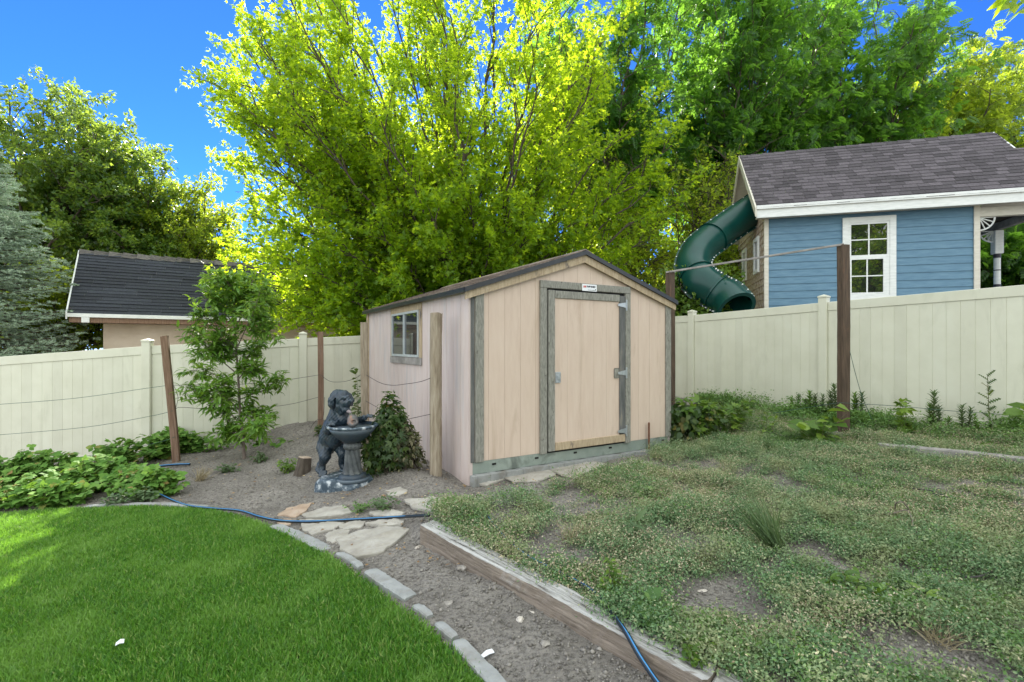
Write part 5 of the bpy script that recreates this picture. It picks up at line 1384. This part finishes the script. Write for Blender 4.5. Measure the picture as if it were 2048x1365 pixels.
# trailing canes right of the leaning post
for i, (b_, tips, lab) in enumerate([
  ((395,905), [(455,862),(440,872),(425,885),(470,880),(448,895)], 'arching raspberry cane before the fence left of the young tree'),
  ((510,893), [(525,868),(540,885),(500,872),(555,893)], 'drying raspberry plant at the fence right of the young tree'),
  ((545,893), [(575,885),(560,880),(590,890)], 'small trailing raspberry shoot near the second fence post')]):
    c = gp(*b_); plant('raspberry_plant', lab, c, [at(x, y, c.y-.05+.06*(j % 3)) for j, (x, y) in enumerate(tips)], M['berry'], TRI3, .13, 9, 'plant', GB, seed=330+i)
# small weeds in the dirt
GW = 'small weeds in the bare soil'
for i, (px, r, h, m_, sz, lab) in enumerate([
  ((455,945), .14, .12, 'weed', .05, 'low weed at the foot of the young tree'),
  ((572,945), .16, .22, 'grape', .06, 'yellow-green sapling weed left of the stump'),
  ((520,925), .14, .14, 'weed', .05, 'small weed between the young tree and the stump'),
  ((640,872), .10, .22, 'creeper', .06, 'sprig growing at the foot of the post behind the dog fountain'),
  ((765,1022), .20, .14, 'weed', .045, 'grey-green weed growing between the flagstones'),
  ((715,1024), .18, .10, 'mat_lush', .03, 'low mat of weed growing left of the flagstone weed'),
  ((285,1005), .16, .16, 'weed', .06, 'feathery weed in front of the raspberry plants'),
  ((235,1012), .14, .14, 'weed', .06, 'small weed at the back edge of the lawn'),
  ((1082,935), .05, .16, 'mat_lush', .05, 'little green weed growing by the shed footing')]):
    c = gp(*px); plant('weed', lab, c, dome(c, r, h, 12, 400+i), M[m_], KITE, sz, 14, 'weed', GW, .002, 420+i)
# vine bush beside the shed side wall + vine behind the dog
def bush(name, label, centre, rad, n, m_, tmpl, size, seed, cat='bush', group=None, cone=0.0, m2=None):
    rg = np.random.default_rng(seed); c = np.array(centre, float); rad = np.array(rad, float)
    d = norm(rg.normal(size=(n,3))); q_ = rg.random(n)**.35
    P = d*q_[:,None]
    h = (P[:,2]+1)/2
    P[:,:2] *= (1-cone*h)[:,None]
    bumpy = 1+.22*np.sin(5*P[:,0]+3*P[:,2]+seed)+.16*np.sin(9*P[:,1]-7*P[:,2])
    P = c+P*bumpy[:,None]*rad
    out = norm(d+rg.normal(size=(n,3))*.4+np.array((0,0,-.1)))
    A = norm(np.cross(out, norm(rg.normal(size=(n,3))))*.7+np.array((0,0,-.55))+out*.35)
    V, fl = scatter(P, A, norm(out+np.array((0,-.1,.5))), size*(.55+.75*rg.random(n)), tmpl)
    base = Vector((c[0], c[1], c[2]-rad[2]))
    root = thing(name, label, cat, base, 0, group); bb = np.array(base)
    T = Tubes()
    for _ in range(16):
        e = c+norm(rg.normal(size=3)+np.array((0,0,.6)))*rad*.85*(1-cone*.4); T.add(bez(bb+rg.normal(size=3)*np.array((.10,.05,0)), (bb+e)/2+np.array((0,0,.1)), e, 6)-bb, .008, .003, 4)
    link('stems', T.mesh('stems'), M['bark'], root); link('leaves', mesh_np('leaves', V-bb, fl), m_, root)
    return root
bc = gp(785,943); bush('vine_bush', 'dark ivy-like vine bush heaped against the shed side wall', (bc.x-.07, bc.y+.05, bc.z+.36), (.34,.26,.42), 1500, M['creeper'], MAPLE, .075, 5, cone=.50)
bush('vine_bush', 'drying brownish vine mass at the right side of the vine bush', (bc.x+.13, bc.y+.02, bc.z+.25), (.25,.2,.30), 900, M['creeper_dry'], KITE, .06, 6, cone=.45)
for (x, y, r_, n_) in ((720,830,.10,70),): pass
c = gp(712,905); plant('climbing_vine', 'climbing vine behind the dog fountain beside the tan post', c, [at(x, y, 7.15+.05*(k%3)) for k, (x, y) in enumerate([(712,735),(716,750),(708,780),(718,790),(705,815),(716,830),(722,850),(705,850),(714,862),(700,842),(722,815),(712,805)])], M['creeper'], OVAL, .085, 15, 'vine', None, .005, 9)
# right of the shed: grape vine and undergrowth
GV = 'grapevines along the right fence'
c = gp(1378,893); bush('grapevine', 'dark tangle of grapevine at the right corner of the shed', (c.x+.05, c.y+.30, c.z+.26), (.50,.30,.36), 1300, M['creeper'], OVAL, .10, 15, 'vine', GV)
for i, (b_, tips, sz, n_, lab) in enumerate([
  ((1400,880), [(1362,795),(1385,815),(1372,830),(1420,805),(1400,800),(1440,815),(1390,840),(1425,830)], .15, 16, 'bright grapevine shoots spilling over right of the shed'),
  ((1455,872), [(1470,812),(1490,800),(1510,792),(1450,820),(1480,835),(1500,825)], .13, 14, 'trailing grapevine with a raised tendril along the fence'),
  ((1530,875), [(1535,825),(1555,835),(1520,835),(1545,850)], .08, 9, 'small grapevine shoot between the trailing vine and the lime leaves'),
  ((1640,885), [(1578,845),(1590,868),(1655,835),(1670,845),(1640,860),(1620,868),(1700,822),(1608,850),(1585,882),(1650,850),(1630,842)], .21, 4, 'grapevine with big lime-green leaves left of the dark post'),
  ((1810,875), [(1798,802),(1812,800),(1805,815),(1795,830),(1815,835),(1806,850),(1790,860)], .14, 10, 'lobed grapevine seedling standing against the right fence'),
  ((2080,880), [(2050,822),(2062,818),(2070,840),(2045,850)], .20, 4, 'large grapevine leaf at the right edge of the picture')]):
    c = gp(*b_); plant('grapevine', lab, c, [at(x, y, c.y+.10*(j % 3)) for j, (x, y) in enumerate(tips)], M['grape'], MAPLE if i in (0,1,4) else OVAL, sz, n_, 'vine', GV, .004, 500+i, flat=.3)
# horseweed stalks
STALK = [(1585,797,.9),(1596,792,1),(1614,802,.8),(1620,784,1),(1630,790,.9),(1647,792,.9),(1655,805,.7),(1664,785,1),(1672,772,1.1),(1706,788,1),(1712,800,.8),(1722,788,1),(1474,800,.8),(1868,786,1.1),(1880,815,.8),(1858,810,.8),(1930,812,.9),(1942,818,.8),(1950,830,.6),(1560,835,.5),(1748,850,.5),(1895,835,.6),(1984,838,.5)]
side = ['leftmost','second','third','fourth','fifth','sixth','seventh','eighth','ninth','tenth','eleventh','twelfth']
where = ['leftmost horseweed of the row left of the dark post', 'twin-topped horseweed second in the row left of the dark post','short horseweed in the row left of the dark post','tall slim horseweed in the middle of the row left of the dark post','dense horseweed just right of the tall slim one','pale horseweed near the right of the row before the dark post','stubby horseweed low in the row before the dark post','horseweed touching the dark post on its left side','tallest horseweed immediately beside the dark post','horseweed just to the right of the dark post','shorter horseweed close right of the dark post','horseweed beside the hanging wire end','lone horseweed among the grapevine near the shed','tall pointed horseweed against the middle of the right fence','lower horseweed leaning right of the tall pointed one','lower horseweed leaning left of the tall pointed one','horseweed left of the jagged thistle','horseweed nearest the jagged thistle on its left','stubby horseweed at the foot of the jagged thistle','tiny horseweed in the thick of the lime grapevine','tiny horseweed under the hanging wire end','small horseweed between the tall pointed one and the thistle','small horseweed right of the jagged thistle']
def stalk(px, ytop, k, lab, seed):
    rg = np.random.default_rng(seed)
    # root it on the soil a little in front of the fence
    X = px; t = None
    best = None
    for tt in np.linspace(-1, 6, 300):
        f = FR0+FRD*tt
        if best is None or abs((f[0]/f[1])*F+CX-px) < best[0]: best = (abs((f[0]/f[1])*F+CX-px), tt)
    f = FR0+FRD*best[1]; d = f[1]*.955-.1*rg.random()
    top = np.array(at(px, ytop, d)); base = np.array((top[0]+rg.normal()*.02, d, float(gz(top[0], d))-.02))
    top[0] += rg.normal()*.02
    L = top[2]-base[2]; m_ = int(34+130*L)
    t = np.linspace(.06, 1, m_); P = base+(top-base)*t[:,None]
    a = np.arange(m_)*2.4+rg.random(); tilt = .1+.75*t+.3*rg.random(m_)
    A = np.stack([np.cos(a), np.sin(a), tilt], -1)
    S = (.125*k*(1-.6*t)+.018)*(.8+.4*rg.random(m_))
    SL = (np.array([(0,0,0),(.13,.35,.02),(.04,1,-.08),(-.04,1,-.08),(-.13,.35,.02)]), [(0,1,2,3,4)])
    V, fl = scatter(P, A, np.stack([-np.cos(a)*.6, -np.sin(a)*.6, np.ones(m_)], -1), S, SL)
    root = thing('horseweed', lab, 'weed', Vector(base), 0, 'horseweed stalks along the right fence')
    T = Tubes(); T.add(np.stack([base, (base+top)/2+rg.normal(size=3)*.008, top])-base, .005, .0025, 5)
    link('stem', T.mesh('stem'), M['stem'], root); link('leaves', mesh_np('leaves', V-base, fl), M['weed'] if seed % 3 else M['berry'], root)
for i, ((px, yt, k), lab) in enumerate(zip(STALK, where)): stalk(px, yt, k, lab, 600+i)
# jagged thistle
def thistle():
    d = 6.15; base = np.array(gp(1980,868)); d = base[1]; top = np.array(at(1975, 752, d))
    TH = []
    Vt = []; n_ = 5
    for i in range(n_):
        y = i/n_; Vt += [(.05,y,0),(.30*(1-.5*y),y+.06,.03),(.07,y+.13,0)]
    right = Vt+[(0,1.05,-.1)]; left = [(-x,y,z) for x,y,z in Vt]
    V = right+left; Fc = []
    k = 3*n_
    for i in range(n_):
        Fc.append((3*i,3*i+1,3*i+2)); Fc.append((k+1+3*i+2,k+1+3*i+1,k+1+3*i))
        Fc.append((3*i,3*i+2,k+1+3*i+2,k+1+3*i))
        if i < n_-1: Fc.append((3*i+2,3*i+3,k+1+3*i+3,k+1+3*i+2))
    Fc.append((3*n_-1,3*n_,k+1+3*n_-1))
    rg = np.random.default_rng(8); m_ = 15; t = np.linspace(.08,1,m_); P = base+(top-base)*t[:,None]
    a = np.arange(m_)*2.6; A = np.stack([np.cos(a), np.sin(a)*.6, .15+.5*t], -1)
    V2, fl = scatter(P, A, np.stack([np.zeros(m_), -.7*np.ones(m_), .8*np.ones(m_)], -1), .16*(1-.35*t), (np.array(V), Fc))
    root = thing('thistle', 'tall jagged-leaved thistle standing alone against the right fence', 'weed', Vector(base))
    T = Tubes(); T.add(np.stack([base,(base+top)/2,top])-base, .006, .003, 5); link('stem', T.mesh('stem'), M['stem'], root); link('leaves', mesh_np('leaves', V2-base, fl), M['creeper'], root)
thistle()
# grass tufts
def tuft(px, n, h, spread, m_, label, seed, lean=(0,0), group='grass tufts'):
    rg = np.random.default_rng(seed); c = np.array(gp(*px)); P = c+rg.normal(size=(n,3))*np.array((.03,.03,0)); 
    ax = norm(rg.normal(size=(n,3))*np.array((spread,spread,.15))+np.array((lean[0],lean[1],1)))
    BL = (np.array([(-.012,0,0),(.012,0,0),(.010,.5,.03),(-.010,.5,.03),(0,1,.16)]), [(0,1,2,3),(3,2,4)])
    V, fl = scatter(P, ax, norm(rg.normal(size=(n,3))+np.array((0,0,-.3))), h*(.5+.6*rg.random(n)), BL)
    o = link('grass_tuft', mesh_np('grass_tuft', V-c, fl), m_, loc=Vector(c)); tag(o, label, 'grass', group)
tuft((398,962), 130, .22, .5, M['straw'], 'dry straw tuft bent over near the berry plants', 1, (.5,.1))
tuft((1218,965), 160, .24, .35, M['mat_green'], 'pale seeding grass tuft in front of the shed door', 2)
tuft((1555,1100), 120, .42, .30, M['weed'], 'long wispy grass tuft leaning left in the middle of the weed bed', 3, (-.55,.1))
tuft((1310,915), 110, .20, .4, M['mat_lush'], 'green grass tuft around the rusty stake', 4)
tuft((1350,905), 90, .22, .4, M['weed'], 'grass tuft at the right corner of the shed', 5)
tuft((1535,905), 90, .26, .3, M['weed'], 'upright grass tuft in front of the right fence weeds', 6)
tuft((1140,1085), 50, .20, .5, M['straw'], 'sparse straw stems beside the draped hose', 7)
tuft((1880,1290), 110, .16, 1.1, M['straw'], 'sprawling yellowed grass near the bottom right', 8)
# larger single weeds in the bed
for i, (px, r, h, m_, t_, sz, n_, lab) in enumerate([
  ((1268,1105), .07, .20, 'weed', LANCE, .13, 5, 'upright broad-leaved weed in the middle of the weed bed'),
  ((1298,1248), .05, .14, 'mat_lush', OVAL, .11, 5, 'dandelion-like weed next to the timber and hose'),
  ((1222,1205), .09, .24, 'grape', KITE, .035, 26, 'sunlit yellow-green sprig rising over the timber'),
  ((1400,1335), .09, .15, 'grape', KITE, .035, 26, 'sunlit yellow-green sprig at the near end of the timber'),
  ((1700,1205), .25, .13, 'grape', LANCE, .09, 10, 'yellowing broadleaf weed in the right of the bed'),
  ((1830,1225), .25, .13, 'grape', LANCE, .09, 10, 'second yellowing weed further right in the bed'),
  ((1290,1000), .07, .14, 'mat_lush', OVAL, .09, 5, 'small broadleaf weed behind the bare patch')]):
    c = gp(*px); plant('weed', lab, c, dome(c, r, h, 6, 800+i), M[m_], t_, sz, n_, 'weed', 'larger weeds standing in the weed bed', .003, 820+i)
# dead sticks
for i, (L_, lab) in enumerate([
  ([(1820,968,.07),(1845,975,.08),(1880,985,.07),(1910,992,.06)], 'long dark dead twig lying on the weeds at the right'),
  ([(1825,970,.09),(1860,972,.11),(1890,985,.08)], 'short dark twig lying across the long one'),
  ([(1735,1028,.05),(1780,1020,.10),(1815,1010,.13),(1828,1045,.10),(1838,1070,.05)], 'bent reddish dead stem arching over the weeds'),
  ([(1790,1020,.05),(1792,990,.2),(1805,985,.22),(1818,1008,.13)], 'looped pale dead stem above the weeds'),
  ([(1930,1150,.05),(1960,1148,.06),(1990,1135,.05)], 'dark stick among the weeds at the right edge')]):
    P = smooth_path([gp(x, y+ (z*90), z) for x, y, z in L_], 5); b = MB(); o0 = P[0].copy(); b.tube([p-o0 for p in P], .005, 5)
    tag(b.build('dead_stick', M['wire_dark' if i in (0,1,4) else 'bark_pale'], loc=o0), lab, 'stick', 'dead sticks lying in the weed bed')
# irrigation riser by the berry bed
c = gp(318,956); b = MB(); b.tube([(0,0,-.03),(0,0,.09)], .016, 8); b.tube([(0,0,.09),(0,0,.11)], .022, 8); b.tube([(.02,0,.10),(.06,0,.06),(.07,0,-.01)], .008, 6)
tag(b.build('irrigation_riser', M['hose'], loc=c), 'small black irrigation riser beside the raspberry plants', 'irrigation')
# ================================================================== MATTED WEEDS OF THE RIGHT BED (uncountable)
BEDPX = [(866,1037),(884,1004),(1000,1001),(1072,1006),(1104,978),(1180,958),(1240,936),(1310,914),(1345,893),(1385,872)]
bedpoly = [tuple(gp(*p)[:2]) for p in BEDPX]+[tuple(FR0+FRD*.5+np.array((-.2,-.1))),tuple(FR0+FRD*6+np.array((-.15,-.1))),(8.6,2.4),(7.6,1.0),(1.9,1.0)]+[tpt(2.2,.09,0)[:2], tpt(1.6,.07,0)[:2], tpt(1.2,.08,0)[:2], tpt(.75,.13,0)[:2], tpt(.35,.10,0)[:2]]
HOLES = [(1590,1105,.16),(1640,1115,.14),(1430,1190,.21),(1380,1215,.16),(1105,1080,.16),(1150,1120,.18),(1060,1098,.10),(1000,1062,.10),(1030,1090,.11),(985,1045,.07),(1075,1122,.10),(1095,1135,.09),(1500,1225,.16),(1780,1300,.17),(1900,1325,.2),(1620,1095,.12),(1245,1010,.14),(1120,1012,.12),(1090,1100,.12),(1480,1175,.15),(1700,1330,.12)]
HP = [(gp(x, y), r) for x, y, r in HOLES]
def bedpts(n, power):
    y = 1.0+8.9*rng.random(n*6)**power; x = -.8+9.6*rng.random(n*6)
    k = inpoly(x, y, bedpoly) & (np.abs(x) < 1.12*y+2.2); x = x[k]; y = y[k]
    dens = np.clip(.78+2.0*vnoise(x, y, 1.5, 21)+2.4*vnoise(x, y, 5.5, 22)+1.2*vnoise(x, y, 11, 23), 0.02, 1)
    for c, r in HP:
        dd = np.hypot((x-c.x), (y-c.y)*.8)/r; dens *= np.clip((dd-.55)/.6, .02, 1)
    k = rng.random(len(x)) < dens
    return x[k][:n], y[k][:n]
def weedmat(name, n, lo, hi, leaf, nl, m_, power, mask=None, tmpl=KITE, spread=.035):
    x, y = bedpts(n, power)
    if mask is not None: k = mask(x, y) > rng.random(len(x)); x = x[k]; y = y[k]
    n = len(x); hh = (lo+(hi-lo)*np.clip(.45+1.3*vnoise(x, y, 2.6, 31)+1.3*vnoise(x, y, 6, 32), 0, 1))*(.7+.5*rng.random(n))
    c = np.stack([x, y, gz(x, y)+.012], -1)
    tilt = rng.normal(size=(n,3))*np.array((.55,.55,.1))+np.array((0,0,1))
    t = .15+.85*rng.random((n,nl))
    P = c[:,None]+tilt[:,None]*(hh[:,None]*t)[...,None]+rng.normal(size=(n,nl,3))*np.array((spread,spread,spread*.3))
    P = P.reshape(-1,3); m2 = len(P)
    A = norm(rdir(m2)*np.array((1,1,.7))+np.array((0,0,.25)))
    V, fl = scatter(P, A, norm(rdir(m2)*.6+np.array((0,0,.8))), leaf*(.6+.8*rng.random(m2)), tmpl)
    link(name, mesh_np(name, V, fl), M[m_], kind='stuff')
    print(name, m2)
drym = lambda x, y: np.clip(.36+2.2*vnoise(x, y, 1.3, 41)+1.0*vnoise(x, y, 3.5, 42), .03, .95)
weedmat('matted_weeds', 92000, .01, .15, .0155, 12, 'mat_green', 1.4, spread=.03)
weedmat('dry_seed_heads', 47000, .04, .155, .0125, 9, 'mat_dry', 1.3, drym)
lush = lambda x, y: np.clip(.12+1.0*vnoise(x, y, .9, 51)+.8*np.clip(1-(-(x-FR0[0])*.832-(y-FR0[1])*.555-.2)/1.1, 0, 1)+.55*np.clip(1-np.abs((x-TA[0])*TN[0]+(y-TA[1])*TN[1]-.3)/.35, 0, 1), .0, 1)
weedmat('fresh_weeds', 26000, .03, .16, .020, 13, 'mat_lush', 1.2, lush)
fsd = lambda x, y: np.clip(1.15-(-(x-FR0[0])*.832-(y-FR0[1])*.555)/1.0, 0, 1)*np.clip(.6+1.6*vnoise(x, y, 1.6, 61), .05, 1)
weedmat('fence_weeds', 90000, .06, .30, .036, 13, 'mat_lush', .8, fsd, spread=.03)
# ================================================================== CAMERA, SUN, SKY
cam = bpy.data.cameras.new('camera'); co_ = bpy.data.objects.new('camera', cam); col.objects.link(co_)
co_.location = (0, 0, H); co_.rotation_euler = (R(90), 0, 0)
cam.sensor_width = 36; cam.lens = F/2048*36; cam.shift_y = (CY-682.5)/2048; cam.clip_start = .05; cam.clip_end = 1000
sc.camera = co_
sdir = Vector((-.32, 1.0, .66)).normalized()
sun = bpy.data.lights.new('sun', 'SUN'); sun.energy = 5.0; sun.angle = R(.5); sun.color = (1.0, .93, .80)
so = bpy.data.objects.new('sun', sun); col.objects.link(so); so.rotation_euler = sdir.to_track_quat('Z', 'Y').to_euler(); so.location = (0, 30, 20)
w = bpy.data.worlds.new('World'); sc.world = w; w.use_nodes = True
nt = w.node_tree; bg = nt.nodes['Background']
sky = nt.nodes.new('ShaderNodeTexSky'); sky.sky_type = 'NISHITA'; sky.sun_disc = False
sky.sun_elevation = math.asin(sdir.z); sky.sun_rotation = math.atan2(sdir.x, sdir.y)
sky.altitude = 5500; sky.air_density = 1.0; sky.dust_density = 0; sky.ozone_density = 10
hs = nt.nodes.new('ShaderNodeHueSaturation'); hs.inputs['Saturation'].default_value = 1.08; hs.inputs['Value'].default_value = 1.18
nt.links.new(sky.outputs[0], hs.inputs['Color'])
# made-up bright cloud banks, added as fill light behind the photographer and overhead
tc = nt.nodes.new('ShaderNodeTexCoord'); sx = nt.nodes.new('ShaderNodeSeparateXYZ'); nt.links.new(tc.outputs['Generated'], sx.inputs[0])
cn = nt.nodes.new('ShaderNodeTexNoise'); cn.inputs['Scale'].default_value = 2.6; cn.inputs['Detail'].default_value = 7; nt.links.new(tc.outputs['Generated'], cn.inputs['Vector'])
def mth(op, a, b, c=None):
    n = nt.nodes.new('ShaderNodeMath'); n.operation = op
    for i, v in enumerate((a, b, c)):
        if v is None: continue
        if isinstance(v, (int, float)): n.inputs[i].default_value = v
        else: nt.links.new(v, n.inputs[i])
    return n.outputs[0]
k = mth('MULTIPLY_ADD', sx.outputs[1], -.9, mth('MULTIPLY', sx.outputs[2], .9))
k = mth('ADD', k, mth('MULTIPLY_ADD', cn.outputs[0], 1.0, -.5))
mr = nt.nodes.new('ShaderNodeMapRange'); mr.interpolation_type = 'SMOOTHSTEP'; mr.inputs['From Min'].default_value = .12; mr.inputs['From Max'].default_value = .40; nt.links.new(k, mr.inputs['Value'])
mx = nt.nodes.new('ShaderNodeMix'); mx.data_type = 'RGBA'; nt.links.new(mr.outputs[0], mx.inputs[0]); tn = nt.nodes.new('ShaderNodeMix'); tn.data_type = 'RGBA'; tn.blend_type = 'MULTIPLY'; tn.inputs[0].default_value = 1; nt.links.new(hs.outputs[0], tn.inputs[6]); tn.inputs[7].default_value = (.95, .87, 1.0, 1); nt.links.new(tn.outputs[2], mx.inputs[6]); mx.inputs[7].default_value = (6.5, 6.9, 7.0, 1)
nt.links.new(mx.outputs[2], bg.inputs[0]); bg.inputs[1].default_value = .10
sc.view_settings.view_transform = 'Standard'; sc.view_settings.look = 'None'; sc.view_settings.exposure = 1.66; sc.view_settings.gamma = 1
sc.render.engine = 'CYCLES'
sc.cycles.max_bounces = 8; sc.cycles.transparent_max_bounces = 8; sc.cycles.transmission_bounces = 4; sc.cycles.diffuse_bounces = 4
